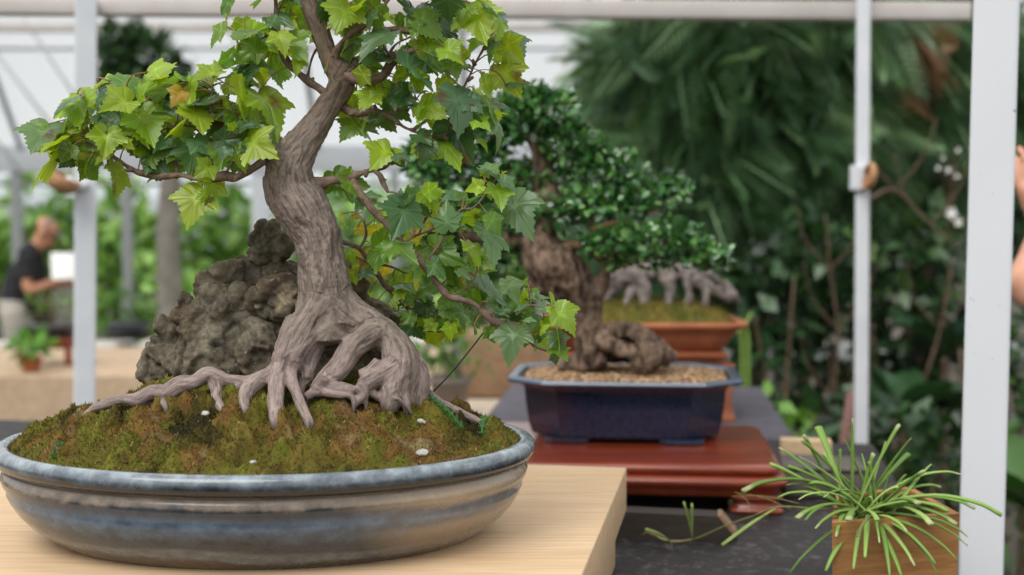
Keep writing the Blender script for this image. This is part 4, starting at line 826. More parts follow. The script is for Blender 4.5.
# runner hanging out of the box over the tabletop
def tbl(px, py, lift=.003):
    Y = (H-(ZT+lift)); lo, hi = .9, 3
    for _ in range(40):
        md = (lo+hi)/2
        if at(px, py, md)[2] > ZT+lift: lo = md
        else: hi = md
    return at(px, py, lo)
P = [at(*z9(620, 262), 1.37), at(*z9(520, 262), 1.38), at(*z9(430, 258), 1.42), at(*z9(370, 280), 1.46), at(*z9(300, 305), 1.52), at(*z9(230, 335), 1.58), at(*z9(170, 341), 1.60), at(*z9(140, 330), 1.61), at(*z9(110, 314), 1.60)]
P = [np.array((p[0], p[1], max(p[2], ZT+.002))) for p in P]
m_run = noisy('runner_stem', [(.3, c(120,116,62)), (.7, c(160,146,92))], 90, bmp=0)
rb = obj('runner', tube(P, [.0011,.001,.001,.001,.001,.0011,.0012,.0014,.001], seg=6), m_run, gp0)
for x0, y0, x1, y1, yy in ((225,335,203,248,1.58),(222,330,222,252,1.575),(170,341,112,312,1.60),(430,258,295,350,1.45)):
    p0, p1 = at(*z9(x0, y0), yy), at(*z9(x1, y1), yy-.01); p1[2] = max(p1[2], ZT+.003); p0[2] = max(p0[2], ZT+.002)
    G = tube([p0, (p0+p1)/2+np.array((0, 0, .002)), p1], [.0014, .0038, .0036], 9, 6, flat=(1.2, .4)); obj('blade', paint(G, c(146,170,90)), m_grass, rb)
hair = [((370,265),(325,222),1.45),((460,265),(335,225),1.44),((480,250),(320,232),1.45),((130,330),(100,325),1.6),((170,341),(175,365),1.58)]
for (x0, y0), (x1, y1), yy in hair:
    p0, p1 = at(*z9(x0, y0), yy), at(*z9(x1, y1), yy); obj('root_hair', tube([p0, (p0+p1)/2+np.array((0,0,.004)), p1], [.0006,.0005,.0003], 8, 5), m_run, rb)
# low dark bracket on the table, light block, dark tray
m_brk = wood('weathered_bracket', c(34,29,26), c(50,43,38), c(64,56,49), 0, 6, .7)
def tblz(px, py, z):
    lo, hi = .5, 6
    for _ in range(50):
        md = (lo+hi)/2
        if at(px, py, md)[2] > z: lo = md
        else: hi = md
    return at(px, py, lo)
b0 = tblz(737, 543, ZT)
Lk = .20; ydir = YAW; ex = np.array((math.cos(ydir), math.sin(ydir))); pr_ = [(0,0),(0,.012),(-.021,.033),(-Lk,.035),(-Lk,0)]
rings = []
for off in (0, .035):
    rings.append(np.array([(b0[0]+ex[0]*u-ex[1]*off*.98, b0[1]+ex[1]*u+ex[0]*off, ZT+z) for u, z in pr_]))
Vb, Fb = loft(rings)
tag(obj('wooden_bracket', (Vb, Fb), m_brk, smooth=False), 'low dark wooden foot piece with a slanted end lying before the red stand', 'wood piece')
m_lt = wood('light_block', c(176,150,118), c(196,170,136), c(208,186,154), 0, 6, .6)
edge_ = [(.0009,.0108),(-.0198,.0346),(-.0245,.0340),(-.0045,.0098)]; br_o = bpy.data.objects['wooden_bracket']
rings = [np.array([(b0[0]+ex[0]*u-ex[1]*off*.98, b0[1]+ex[1]*u+ex[0]*off, ZT+z) for u, z in edge_]) for off in (-.0006, .0356)]
tag(obj('bevelled_edge', loft(rings), wood('worn_edge', c(104,82,62), c(132,106,82), c(150,124,98), 0, 6, .7), br_o, smooth=False), 'worn lighter slanted edge')
b1 = tblz(808, 473, ZT); tag(obj('wooden_block', box(b1[0], b1[1]+.02, ZT, .082, .035, .052, YAW, .002), m_lt), 'small pale wooden block behind the low grey box near the red stand', 'wood block')
m_tr = noisy('grey_tray', [(.3, c(70,62,60)), (.7, c(92,84,80))], 20, rough=.6, bmp=.05)
b2 = tblz(830, 500, ZT); tag(obj('storage_box', join([box(b2[0], b2[1]+.055, ZT, .115, .10, .041, YAW, .004), box(b2[0], b2[1]+.055, ZT+.041, .121, .106, .006, YAW, .002)]), m_tr), 'low dark grey lidded box behind the wooden planter', 'box')
# ================================================================== white frame: posts and beams
m_white = noisy('white_painted_steel', [(.3, c(206,210,216)), (.7, c(216,219,223))], 14, rough=.45, bmp=.05)
m, nt, b = mat('white_post_paint', c(214,218,224), .42)
n = noise_tex(nt, 130, 2, .5); r = ramp(nt, n.outputs[0], [(.22, c(120,118,116)), (.27, c(216,219,225))]); n_ = noise_tex(nt, 4, 4); r_b = ramp(nt, n_.outputs[0], [(.3, (.94,.94,.94,1)), (.7, (1,1,1,1))])
nt.links.new(mix(nt, r.outputs[0], r_b.outputs[0], 1, 'MULTIPLY'), b.inputs['Base Color'])
m_post = m
def post(px0, py0, px1, py1, Y, w_, label, mt, ztop=None):
    """straight square post through two picture points at depth Y, standing on the floor"""
    a_, b_ = at(px0, py0, Y), at(px1, py1, Y); d = (a_-b_)/(a_-b_)[2]; lo = b_+d*(0-b_[2]); hi = b_+d*((ztop or 2.35)-b_[2])
    R = []
    for q, s_ in ((lo, 1), (lo*.98+hi*.02, 1), (hi, 1)): R.append(rect_ring(q[0], q[1], w_, w_, q[2], -math.atan2(b_[0], Y), .004, 2))
    return tag(obj('post', loft(R), mt, smooth=False), label, 'post')
post(996.5, 0, 980.5, 575, 1.70, .0555, 'thick white square post nearest the right edge with grey specks', m_post)
post(86, 20, 84.5, 395, 3.1, .050, 'white square post at the left behind the round pot', m_white, 2.02)
post(863.5, 0, 861, 455, 3.235, .034, 'thin white pole between the blue pot and the thick right post', m_white, 2.4)
bl, br_ = at(-260, 7, 3.1), at(968, 3, 3.3); zb_ = .5*(bl[2]+br_[2])
m_beam = noisy('pinkish_white_beam', [(.3, c(186,178,174)), (.7, c(206,200,196))], 6, rough=.5, bmp=.05)
V, Fs = bev_box(np.linalg.norm((br_-bl)[:2]), .05, .044, .003); V = rotz(V, math.atan2(br_[1]-bl[1], br_[0]-bl[0]))+np.array(((bl[0]+br_[0])/2, (bl[1]+br_[1])/2, zb_-.030))
V[:, 2] += (V[:, 0]-(bl[0]+br_[0])/2)*.004
tag(obj('frame_beam', (V, Fs), m_beam), 'long pinkish white horizontal beam across the top of the frame', 'beam')
# small brown round fittings, use unknown, clamped to two posts
m_cup = noisy('woven_brown_cup', [(.3, c(150,108,72)), (.7, c(196,154,112))], 90, rough=.8, bmp=.3, stretch=(1,1,3))
def fitting(px, py, Y, r, side, label, ang, flat):
    p = at(px, py, Y); f = thing('clip_fitting', label, 'lamp', p)
    a = np.linspace(0, 1, 14); prof = [(r*math.sin(t*PI*.62)**.8, -r*flat*math.cos(t*PI*.62)) for t in a]; prof += [(q[0]*.9, q[1]+.001) for q in prof[::-1][:10]]
    V, Fs = loft([np.stack((p[0]+x_*np.cos(np.arange(28)/28*2*PI), p[1]+x_*np.sin(np.arange(28)/28*2*PI), np.full(28, z_)), 1) for x_, z_ in prof])
    ang = math.radians(ang); ca, sa = math.cos(ang), math.sin(ang); X_, Z_ = V[:, 0]-p[0], V[:, 2]; V = np.stack((p[0]+X_*ca+Z_*sa, V[:, 1], p[2]-X_*sa+Z_*ca), 1)
    obj('cup_shell', (V, Fs), m_cup, f); return f, p
f, p = fitting(63, 180, 3.02, .040, -1, 'small round brown clip fitting on the left white post', 28, .72)
obj('arm', tube([p+np.array((.01, 0, 0)), at(78, 186, 3.05), at(86, 185, 3.08)], [.012, .011, .012]), m_white, f)
f, p = fitting(869, 176, 3.175, .034, 1, 'brown clip fitting with white clamp on the thin pole', -80, .5)
V, Fs = loft([np.stack((at(861.5, 0, 3.235)[0]+.024*np.cos(np.arange(20)/20*2*PI), 3.23+.026*np.sin(np.arange(20)/20*2*PI), np.full(20, at(0, 178, 3.235)[2]+z_)), 1) for z_ in (-.03, -.026, .026, .03)])
obj('clamp', (V, Fs), m_white, f)
# ================================================================== foliage builders
m_fol = foliage_mat('garden_leaf', rough=.45, spec=.4, trans=.3)
m_folg = foliage_mat('dark_glossy_leaf', rough=.33, spec=.5, trans=.18)
m_stem = noisy('brown_stem', [(.3, c(74,58,44)), (.7, c(112,92,72))], 20, bmp=.2)
bL = np.array(((0,0,0),(.22,.4,.05),(0,1,-.06),(-.22,.4,.05),(0,.45,0))); bF = [np.array(((0,1,4),(1,2,4),(2,3,4),(3,0,4)))]
def cloud(balls, dens, ls, cols, seed, wide=1.0, droop=.0, shell=.5):
    r_ = np.random.default_rng(seed); Gs = []
    for cx_, cy_, cz_, rx, ry, rz in balls:
        n = int(dens*(rx*rz+ry*rz+rx*ry)*4.2); u = r_.normal(size=(n, 3)); u /= np.linalg.norm(u, axis=1)[:, None]
        rad = shell+(1.05-shell)*r_.random(n); lump = 1+.35*pn(u*1.8+cx_*3.1+cz_, seed); P = np.array((cx_, cy_, cz_))+u*(rad*lump)[:, None]*np.array((rx, ry, rz))
        D = u*.8+r_.normal(size=(n, 3))*.8+np.array((0, 0, .1-droop)); Nn = np.array((0, 0, 1.0))+u*.7+r_.normal(size=(n, 3))*.5
        M = frames(D, Nn)*(ls*(.6+.8*r_.random(n)))[:, None, None]; cc = np.array([c(*q)[:3] for q in cols])[r_.integers(0, len(cols), n)]*(.7+.6*r_.random(n))[:, None]
        Gs.append(scatter(bL*np.array((wide, 1, 1)), bF, M, P, icol=cc))
    return join(Gs)
def stems(x, Y, h, n, spread, seed, r=.015):
    r_ = random.Random(seed); Gs = []
    for k in range(n):
        a = r_.uniform(0, 2*PI); q = r_.uniform(.3, 1)*spread; p0 = np.array((x+.06*math.cos(a), Y+.06*math.sin(a), 0)); p2 = np.array((x+q*math.cos(a), Y+q*.7*math.sin(a), h*r_.uniform(.75, 1)))
        p1 = p0*.5+p2*.5+np.array((r_.uniform(-.1,.1), r_.uniform(-.1,.1), .1*h)); Gs.append(tube([p0, p1, p2], [r*1.4, r, r*.5], 12, 7))
    return join(Gs)
def shrub(name, label, cat, x, Y, h, balls, dens, ls, cols, seed, m=None, group=None, wide=1.0, droop=0, nst=5, r=.015, spread=.3):
    t = thing(name, label, cat, (x, Y, 0), group)
    obj('stem', stems(x, Y, h, nst, spread, seed, r), m_stem, t); obj('foliage', cloud(balls, dens, ls, cols, seed, wide, droop), m or m_fol, t); return t
def pb(px, py, rx, ry, Y, dep=.8):
    p = at(px, py, Y); k = pxm(Y); return (p[0], p[1], p[2], rx*k, max(rx, ry)*k*dep, ry*k)
# ------------------------------------------------------------------ right: drooping dark evergreens with fronds
fV = [(0,0,0)]; fFq = []
tpl = []
ns = 15
for q in range(ns):                                              # one drooping frond: narrow leaflets both sides of a rib
    t = (q+1)/ns; L = .26*math.sin(PI*min(1, t*.9+.12))**.7+.03; y = t; zc_ = -.28*t*t
    for s_ in (-1, 1):
        b_ = len(tpl); tpl += [(0, y-.02, zc_), (s_*L*.55, y+.05+L*.2, zc_-.01), (s_*L, y+.12+L*.25, zc_-.09), (s_*L*.5, y+.015+L*.12, zc_-.02)]; fFq.append((b_, b_+1, b_+2, b_+3) if s_ > 0 else (b_, b_+3, b_+2, b_+1))
b_ = len(tpl); tpl += [(-.012,0,.0),(.012,0,.0),(.01,.5,-.07),(-.01,.5,-.07),(.004,1,-.28),(-.004,1,-.28)]; fFq += [(b_, b_+1, b_+2, b_+3), (b_+3, b_+2, b_+4, b_+5)]
tpl = np.array(tpl, float); fFq = [np.array(fFq)]
def fronds(list_, n, cols, seed, size=(.22,.42)):
    r_ = np.random.default_rng(seed); Ps = []; Ds = []
    for cx_, cy_, cz_, rx, ry, rz in list_:
        k = int(n*rx*rz/sum(b[3]*b[5] for b in list_)); u = r_.normal(size=(k, 3)); u /= np.linalg.norm(u, axis=1)[:, None]; P = np.array((cx_, cy_, cz_))+u*(.35+.7*r_.random(k))[:, None]*np.array((rx, ry, rz)); Ps.append(P)
        Ds.append(u*np.array((.7,.7,.2))+np.array((0,-.15,-.55))+r_.normal(size=(k, 3))*.35)
    P = np.concatenate(Ps); D = np.concatenate(Ds); k = len(P); Nn = np.array((0,-.5,.8))+r_.normal(size=(k, 3))*.5; M = frames(D, Nn)*r_.uniform(*size, k)[:, None, None]
    cc = np.array([c(*q)[:3] for q in cols])[r_.integers(0, len(cols), k)]*(.7+.6*r_.random(k))[:, None]; return scatter(tpl, fFq, M, P, icol=cc)
DKG = [(78,110,78),(92,126,88),(66,94,68),(110,146,102),(134,166,122)]
YC2 = 5.6
t = thing('drooping_evergreen', 'large dark drooping evergreen filling the space behind the thin pole', 'tree', (at(760, 200, YC2)[0], YC2, 0))
x_ = at(760, 200, YC2)[0]; obj('trunk', tube([(x_, YC2+.5, 0), (x_+.05, YC2+.5, 1.2), (x_-.05, YC2+.45, 2.6)], [.09, .08, .04], 14, 12, noise=.3), m_stem, t)
bb = [pb(690,70,80,70,YC2,.5), pb(770,90,80,80,YC2,.5), pb(820,180,60,70,YC2+.3,.5), pb(700,170,70,60,YC2-.1,.5), pb(650,110,40,60,YC2+.3,.5), pb(760,10,120,50,YC2,.5), pb(660,215,50,40,YC2,.5), pb(770,230,70,50,YC2+.2,.5)]
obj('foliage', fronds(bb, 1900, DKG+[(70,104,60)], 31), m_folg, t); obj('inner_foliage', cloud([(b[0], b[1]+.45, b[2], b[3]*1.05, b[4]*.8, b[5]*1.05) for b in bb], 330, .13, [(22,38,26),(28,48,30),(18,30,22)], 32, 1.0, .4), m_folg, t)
t = thing('feathery_conifer', 'lighter green feathery conifer at the left edge of the dark trees', 'tree', (at(625, 200, 6.4)[0], 6.4, 0)); x_ = at(640, 200, 6.4)[0]
obj('trunk', tube([(x_, 6.5, 0), (x_, 6.5, 2.3)], [.06, .03], 6, 10), m_stem, t); obj('foliage', fronds([pb(640,100,38,80,6.4,.5), pb(632,170,30,60,6.4,.5), pb(655,40,44,40,6.4,.5), pb(630,225,30,40,6.4,.5)], 560, [(110,146,98),(130,164,112),(92,124,84)], 33, (.2,.36)), m_fol, t)
t = thing('tall_evergreen', 'dark evergreen with brown dead fronds behind the thick right post', 'tree', (at(925, 200, 6.2)[0], 6.2, 0)); x_ = at(930, 200, 6.2)[0]
obj('trunk', tube([(x_, 6.5, 0), (x_+.05, 6.5, 1.3), (x_, 6.4, 2.7)], [.08, .07, .04], 10, 10, noise=.3), m_stem, t)
bb = [pb(910,60,60,70,6.2,.5), pb(945,130,50,80,6.2,.5), pb(890,170,50,50,6.4,.5), pb(1010,60,50,90,6.3,.5), pb(900,10,80,40,6.2,.5), pb(1060,150,70,120,6.4,.5)]
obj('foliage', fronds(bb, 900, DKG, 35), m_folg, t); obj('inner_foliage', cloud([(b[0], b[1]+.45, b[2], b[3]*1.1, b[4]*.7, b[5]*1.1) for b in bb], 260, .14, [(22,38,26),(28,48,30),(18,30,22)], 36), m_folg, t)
obj('dead_frond', fronds([pb(917,45,13,28,5.8,.5), pb(897,75,8,14,5.8,.5), pb(904,25,16,12,5.8,.5)], 60, [(150,112,84),(172,132,100),(128,98,76)], 37, (.12,.2)), m_fol, t)
# undergrowth on the right, each shrub its own
YU = 4.7; SH = [
 ('broadleaf_shrub', 'dark broadleaved shrub low behind the orange pot stand', 770, 330, 5.0, [(775,310,45,60),(760,380,40,50),(800,260,40,50)], 330, .10, [(34,58,36),(46,76,44),(60,94,54)], 41),
 ('broadleaf_shrub', 'twiggy dark green shrub left of the thin white pole', 830, 300, 5.2, [(830,280,50,60),(845,350,46,50),(810,400,50,40)], 300, .085, [(38,62,38),(52,82,48),(70,100,56)], 42),
 ('broadleaf_shrub', 'dark shrub between the thin pole and the thick post', 915, 320, 5.0, [(915,250,50,50),(905,330,50,60),(940,390,50,50),(945,300,40,60)], 320, .095, [(32,54,34),(44,72,42),(62,94,52),(84,112,64)], 43),
 ('broadleaf_shrub', 'green shrub right of the thick white post', 1030, 420, 4.2, [(1030,430,50,70),(1050,340,60,80),(1015,520,40,50)], 300, .075, [(40,70,40),(58,92,50),(76,112,58)], 44),
 ('low_groundcover', 'bright green leafy clump low behind the red stand', 765, 420, 3.9, [(765,405,18,14),(745,420,20,12),(790,425,18,14)], 620, .075, [(92,140,52),(72,118,48),(108,152,60)], 45),
 ('low_groundcover', 'dark leafy groundcover below the thin white pole', 870, 440, 4.1, [(850,425,40,30),(900,440,40,40),(935,470,40,40),(880,490,60,30)], 420, .075, [(34,58,36),(44,74,42),(58,92,50)], 46)]
for nm, lab, px, py, Y, bl_, dens, ls, cols, sd in SH:
    p = at(px, py, Y); shrub(nm, lab, 'shrub', p[0], Y, max(.5, at(px, min(q[1] for q in bl_), Y)[2]), [pb(*q, Y) for q in bl_], dens, ls, cols, sd, m_folg, wide=1.35, nst=7, r=.009, spread=.35)
# hosta-like big leaves and twigs
hV = []; hF = []
def bigleaf(n=7):
    V = []; ys = np.linspace(0, 1, n)
    for y in ys:
        w_ = .30*math.sin(PI*min(1, y*.92+.06))**.8; z_ = .18*y-.42*y*y
        V += [(-w_, y, z_+.07), (-w_*.5, y, z_+.01), (0, y, z_-.02), (w_*.5, y, z_+.01), (w_, y, z_+.07)]
    i = np.arange(n-1)[:, None]*5; j = np.arange(4)[None]; return np.array(V), [np.stack((i+j, i+j+1, i+6+j, i+5+j), -1).reshape(-1, 4)]
hV, hF = bigleaf()
for px, py, Y, n, L, cols, lab, sd in ((905,395,4.4,16,.26,[(44,74,48),(58,92,58)],'dark plant with long arching leaves between the two right posts',1),(945,330,4.7,12,.28,[(36,60,44),(50,82,56)],'upright long leaved plant close beside the thick post',2),(790,440,3.7,12,.2,[(38,66,38),(54,88,48)],'long leaved plant low between red stand and thin pole',3),(1040,480,3.6,14,.24,[(62,100,50),(84,124,60)],'fresh green leaved plant right of the thick post',4)):
    r_ = np.random.default_rng(sd+90); p = at(px, py, Y); a_ = r_.random(n)*2*PI; D = np.column_stack((np.cos(a_), np.sin(a_), .5+.7*r_.random(n))); M = frames(D, np.tile((0, 0, 1.), (n, 1))+r_.normal(size=(n, 3))*.2)*(L*r_.uniform(.7, 1.2, n))[:, None, None]
    zz = max(.3, p[2]-L*.35); T = np.column_stack((p[0]+.02*np.cos(a_), p[1]+.02*np.sin(a_), np.full(n, zz))); cc = np.array([c(*q)[:3] for q in cols])[r_.integers(0, 2, n)]*r_.uniform(.8, 1.2, (n, 1))
    t = thing('long_leaved_plant', lab, 'plant', (p[0], p[1], 0)); obj('stem', tube([(p[0], p[1], 0), (p[0], p[1], zz)], [.014, .012], 6, 8), m_stem, t); obj('foliage', scatter(hV, hF, M, T, icol=cc), m_folg, t)
m_tw = noisy('bare_twig', [(.3, c(70,54,42)), (.7, c(108,88,70))], 30, bmp=.2)
for pts, Y, lab in (([(840,455),(835,400),(838,330),(830,270),(826,215)],4.6,'slim bare branching shrub stem left of the thin pole'),([(925,380),(940,330),(952,270)],4.5,'brown bare twig leaning against the thick post'),([(868,200),(895,190),(930,225),(962,250)],4.4,'mossy slanting branch right of the brown clip fitting')):
    P = [at(x, y, Y) for x, y in pts]; Gs = [tube(P, np.linspace(.007, .003, len(P)), seg=7, noise=.2)]
    for k in range(1, len(P)-1):
        for s_ in (-1, 1): Gs.append(tube([P[k], P[k]+np.array((s_*.09, 0, .11)), P[k]+np.array((s_*.13, -.02, .24))], [.004, .003, .002], 8, 6))
    lo = P[0].copy(); Gs.append(tube([np.array((lo[0]+.02, lo[1], 0)), P[0]], [.008, .007], 6, 7)); tag(obj('bare_branch', join(Gs), m_tw), lab, 'branch')
# pale blossoms and a thin green shoot
m_flw = mat('white_petal', c(226,224,220), .6)[0]
fl_ = thing('white_flowering_shrub', 'white flowers on a thin shrub close left of the thick post', 'shrub', (at(950,260,5.2)[0], 5.2, 0)); px0 = at(950,260,5.2)
obj('stem', tube([(px0[0], 5.2, 0), (px0[0]-.05, 5.2, .9), (px0[0], 5.15, 1.75)], [.012, .009, .004], 14, 7), m_stem, fl_)
for x, y, s_ in ((938,168,5),(948,170,6),(957,176,5),(951,213,12),(958,222,9),(937,246,7),(944,286,9),(922,300,5),(921,342,6),(943,158,4),(958,150,5),(913,258,5)):
    p = at(x, y, 5.1); k = pxm(5.1)*s_*.62; M = frames(np.array([(math.cos(a), -.3, math.sin(a)) for a in np.arange(5)*2*PI/5+x]), np.tile((0,-1,.3), (5, 1)))*k
    G = scatter(bL*np.array((1.5, 1, 1)), bF, M, np.tile(p, (5, 1))); obj('flower', G, m_flw, fl_); obj('twig', tube([p+np.array((0,.005,0)), (p+np.array((px0[0], 5.2, p[2]-.1)))/2, np.array((px0[0]-.03, 5.2, p[2]-.12))], [.003,.004,.004], 8, 5), m_stem, fl_)
p = at(748, 372, 3.9); tag(obj('green_shoot', join([tube([p-np.array((0,0,p[2])), p, at(745,330,3.9), at(752,312,3.9)], [.010,.011,.012,.004], 12, 7, flat=(1.4,.6)), tube([p-np.array((0,0,p[2])), at(742,350,3.9), at(738,335,3.88)], [.008,.009,.003], 10, 7, flat=(1.4,.6))]), mat('shoot_green', c(118,146,62), .5)[0]), 'thin bright green upright shoot behind the blue pot at right', 'plant')
p0, p1 = at(800,470,3.6), at(852,392,3.5); p0[2] = 0; tag(obj('garden_stake', tube([p0, p1], [.014,.013], 6, 8), mat('pinkish_stick', c(128,92,84), .7)[0]), 'dull pinkish stake leaning left of the thin white pole', 'stake')
# ================================================================== far left: greenhouse wall, garden beyond, tables
YG = 13.0
def rectat(px0, px1, py0, py1, Y, th=.05):
    a_, b_ = at(px0, py1, Y), at(px1, py0, Y); return box((a_[0]+b_[0])/2, Y, a_[2], b_[0]-a_[0], th, b_[2]-a_[2], 0, .004)
m_gl, nt, b = mat('whitewashed_glazing', c(228,232,235), .5)
tr = nd(nt, 'ShaderNodeBsdfTranslucent'); tr.inputs[0].default_value = c(252,253,254); ms = nd(nt, 'ShaderNodeMixShader'); ms.inputs[0].default_value = .82
nzz = noise_tex(nt, 1.2, 4); rg = ramp(nt, nzz.outputs[0], [(.3, c(206,211,215)), (.7, c(236,239,241))]); nt.links.new(rg.outputs[0], b.inputs['Base Color'])
nt.links.new(b.outputs[0], ms.inputs[1]); nt.links.new(tr.outputs[0], ms.inputs[2]); nt.links.new(ms.outputs[0], nt.nodes['Material Output'].inputs[0])
m_alu = mat('grey_glazing_bar', c(176,180,182), .5)[0]; m_bar2 = mat('dull_grey_mullion', c(150,154,152), .5)[0]
tag(obj('wall_back', rectat(-420, 1500, 146, 172, YG, .12), m_white), kind='structure')
# sloping whitewashed roof panes rising away behind the gutter
def slope(px, z, back): return np.array((px, YG+back, z))
xl, xr = at(-420, 160, YG)[0], at(1500, 160, YG)[0]; z0 = at(0, 147, YG)[2]; z1 = 4.9; bk = -2.6; nP = 13
for k in range(nP):
    xa, xb = xl+(xr-xl)*k/nP+.02, xl+(xr-xl)*(k+1)/nP-.02
    V = np.array([(xa, YG, z0), (xb, YG, z0), (xb, YG+bk, z1), (xa, YG+bk, z1), (xa, YG+.02, z0+.015), (xb, YG+.02, z0+.015), (xb, YG+bk+.02, z1+.015), (xa, YG+bk+.02, z1+.015)])
    fr_ = obj('window_%d' % (k+1), (V, [np.array(((0,1,2,3),(7,6,5,4),(0,4,5,1),(1,5,6,2),(2,6,7,3),(3,7,4,0)))]), m_gl, smooth=False); tag(fr_, kind='structure')
    obj('glazing_bar', tube([(xb+.02, YG-.03, z0-.03), (xb+.02, YG+bk-.03, z1-.03)], [.03, .03], 2, 6), m_alu, fr_)
    for f_ in (.33, .66): obj('glazing_bar', tube([(xa, YG+bk*f_-.03, z0+(z1-z0)*f_-.03), (xb, YG+bk*f_-.03, z0+(z1-z0)*f_-.03)], [.018, .018], 2, 6), m_alu, fr_)
# inside shading rafters crossing under the roof at the left
for k, (x0, y0, x1, y1) in enumerate(((-10,45,70,150),(25,20,110,150),(225,22,262,100),(-40,95,20,170),(300,10,335,60))):
    p0, p1 = at(x0, y0, 11.5), at(x1, y1, 11.5); tag(obj('trim_%d' % (k+1), tube([p0, p1], [.014, .014], 2, 8), m_alu), kind='structure')
for k, px in enumerate((-60, 18, 128, 262, 395, 540)):
    wpx = 3.2 if px not in (262,) else 8; tag(obj('trim_%d' % (k+6), rectat(px-wpx, px+wpx, 172, 352, YG, .08), m_white if px == 262 else m_bar2), kind='structure')
tag(obj('trim_20', rectat(-420, 1500, 344, 362, YG, .12), m_bar2), kind='structure'); tag(obj('trim_21', rectat(-420, 1500, 182, 186, YG, .07), m_bar2), kind='structure')
tag(obj('wall_low', box((xl+xr)/2, YG, 0, xr-xl, .14, at(0, 362, YG)[2], 0, .01), noisy('low_wall', [(.3, c(80,78,74)), (.7, c(112,108,102))], 5, bmp=.1)), kind='structure')
a_ = at(-420, 24, 10.2); bq = at(650, 20, 10.2); tag(obj('ceiling_rail', box((a_[0]+bq[0])/2, 10.2, a_[2]-.06, bq[0]-a_[0], .08, .07, 0, .005), m_beam), 'thin pinkish roof rail under the main frame beam at left', 'rail')
# garden beyond the glass
LG = [(136,176,92),(156,194,108),(116,158,82),(172,204,122),(100,142,74)]
GB = [(-40,250,50,70,16,'sunlit green shrub beyond the glass at the far left'),(40,215,46,42,17,'bright green bush behind the man beyond the glass'),(120,240,36,70,16,'soft green bush just right of the left white post'),(165,300,36,46,15,'round low green shrub beyond the glass above the rock'),(212,230,36,60,16.5,'light green bush between post and maple trunk'),(205,315,46,40,14.6,'low bright shrub left of the rock'),
      (250,270,30,70,17,'yellowish green bush behind the top of the rock'),(330,240,50,70,16.5,'green bush directly behind the maple trunk'),(420,260,60,80,16,'broad green shrub behind the descending maple branch'),(520,250,60,80,16.5,'green bush behind the evergreen crown'),(600,260,50,90,15.5,'darker shrub beside the drooping evergreens'),(-120,250,60,80,16,'green hedge bush outside the left frame edge')]
for k, (px, py, rx, ry, Y, lab) in enumerate(GB):
    p = at(px, py, Y); cols = LG if k not in (10,) else [(60,92,50),(76,110,58)]
    shrub('garden_bush', lab, 'bush', p[0], Y, max(.6, p[2]), [pb(px, py, rx, ry, Y, .6), pb(px-rx*.3, py+ry*.75, rx*.9, ry*.55, Y, .6), pb(px+rx*.35, py+ry*.5, rx*.7, ry*.6, Y, .6)], 55, .26, cols, 200+k, m_fol, 'bushes beyond the greenhouse glass', 1.3, 0, 4, .03, .5)
p = at(172, 210, 9.2); tt = thing('round_topped_tree', 'dark round topped tree in front of the white roof at left', 'tree', (p[0], 9.2, 0))
obj('trunk', tube([(p[0], 9.2, 0), (p[0]-.03, 9.2, 1.2), (p[0]+.02, 9.2, 2.2)], [.09, .08, .06], 12, 12, noise=.2), noisy('grey_trunk', [(.3, c(104,98,90)), (.7, c(140,134,124))], 8, bmp=.3), tt)
obj('foliage', cloud([pb(140,62,42,34,9.2), pb(118,52,28,26,9.2), pb(168,90,34,30,9.2), pb(150,112,44,30,9.2), pb(125,95,30,30,9.2)], 420, .12, [(48,76,44),(60,92,52),(38,62,38),(70,104,58)], 71), m_fol, tt)
# ------------------------------------------------------------------ cloth covered tables
def cloth_table(label, lab2, x0, x1, y0, y1, z, col1, col2, seed, drop=.95):
    m_c = noisy('burlap_'+str(seed), [(.3, col1), (.7, col2)], 26, rough=.9, bmp=.15, bdist=.003)
    t = thing('trestle_table', label, 'table', ((x0+x1)/2, (y0+y1)/2, 0)); obj('tabletop', box((x0+x1)/2, (y0+y1)/2, z-.035, x1-x0-.02, y1-y0-.02, .03, 0), m_dark, t)
    for a__ in (x0+.08, x1-.08):
        for b__ in (y0+.08, y1-.08): obj('leg', box(a__, b__, 0, .05, .05, z-.035, 0), m_dark, t)
    per = []; n = 60
    for (xa, ya), (xb, yb) in (((x0,y0),(x1,y0)),((x1,y0),(x1,y1)),((x1,y1),(x0,y1)),((x0,y1),(x0,y0))):
        for q in range(n): per.append((xa+(xb-xa)*q/n, ya+(yb-ya)*q/n))
    per = np.array(per); ctr = np.array(((x0+x1)/2, (y0+y1)/2)); rings = []
    s_ = np.arange(len(per)); wav = np.sin(s_*.55+seed)*.5+np.sin(s_*.23+seed*2)*.5; nrm = np.sign(per-ctr)*(np.abs(np.abs(per-ctr)-np.array(((x1-x0)/2, (y1-y0)/2))) < 1e-6)
    for sc, zz, wv in ((.02,0,0),(.6,0,0),(1,.0,0)): rings.append(np.column_stack((ctr+(per-ctr)*sc, np.full(len(per), z+zz))))
    for d in (.008, .03, .12, .3, .55, .8, 1): rings.append(np.column_stack((per+nrm*(.006+.045*d*(wav[:, None]+1)*.6), np.full(len(per), z-.006-(d*z*drop-.01 if d > .01 else 0)))))
    tag(obj('tablecloth', loft(rings), m_c), lab2, 'tablecloth')
cloth_table('long trestle table under the tan cloth at far left', 'tan burlap cloth draped over the long table at far left', -3.4, -.35, 6.25, 7.6, .75, c(170,146,120), c(190,166,140), 3)
cloth_table('low table under the pale cloth between the two front pots', 'pale beige cloth on the table between the two front pots', -.42, .16, 3.45, 4.5, .93, c(186,170,150), c(204,190,170), 5)
m_burl = noisy('brown_burlap', [(.3, c(124,98,74)), (.7, c(146,118,92))], 30, rough=.95, bmp=.15)
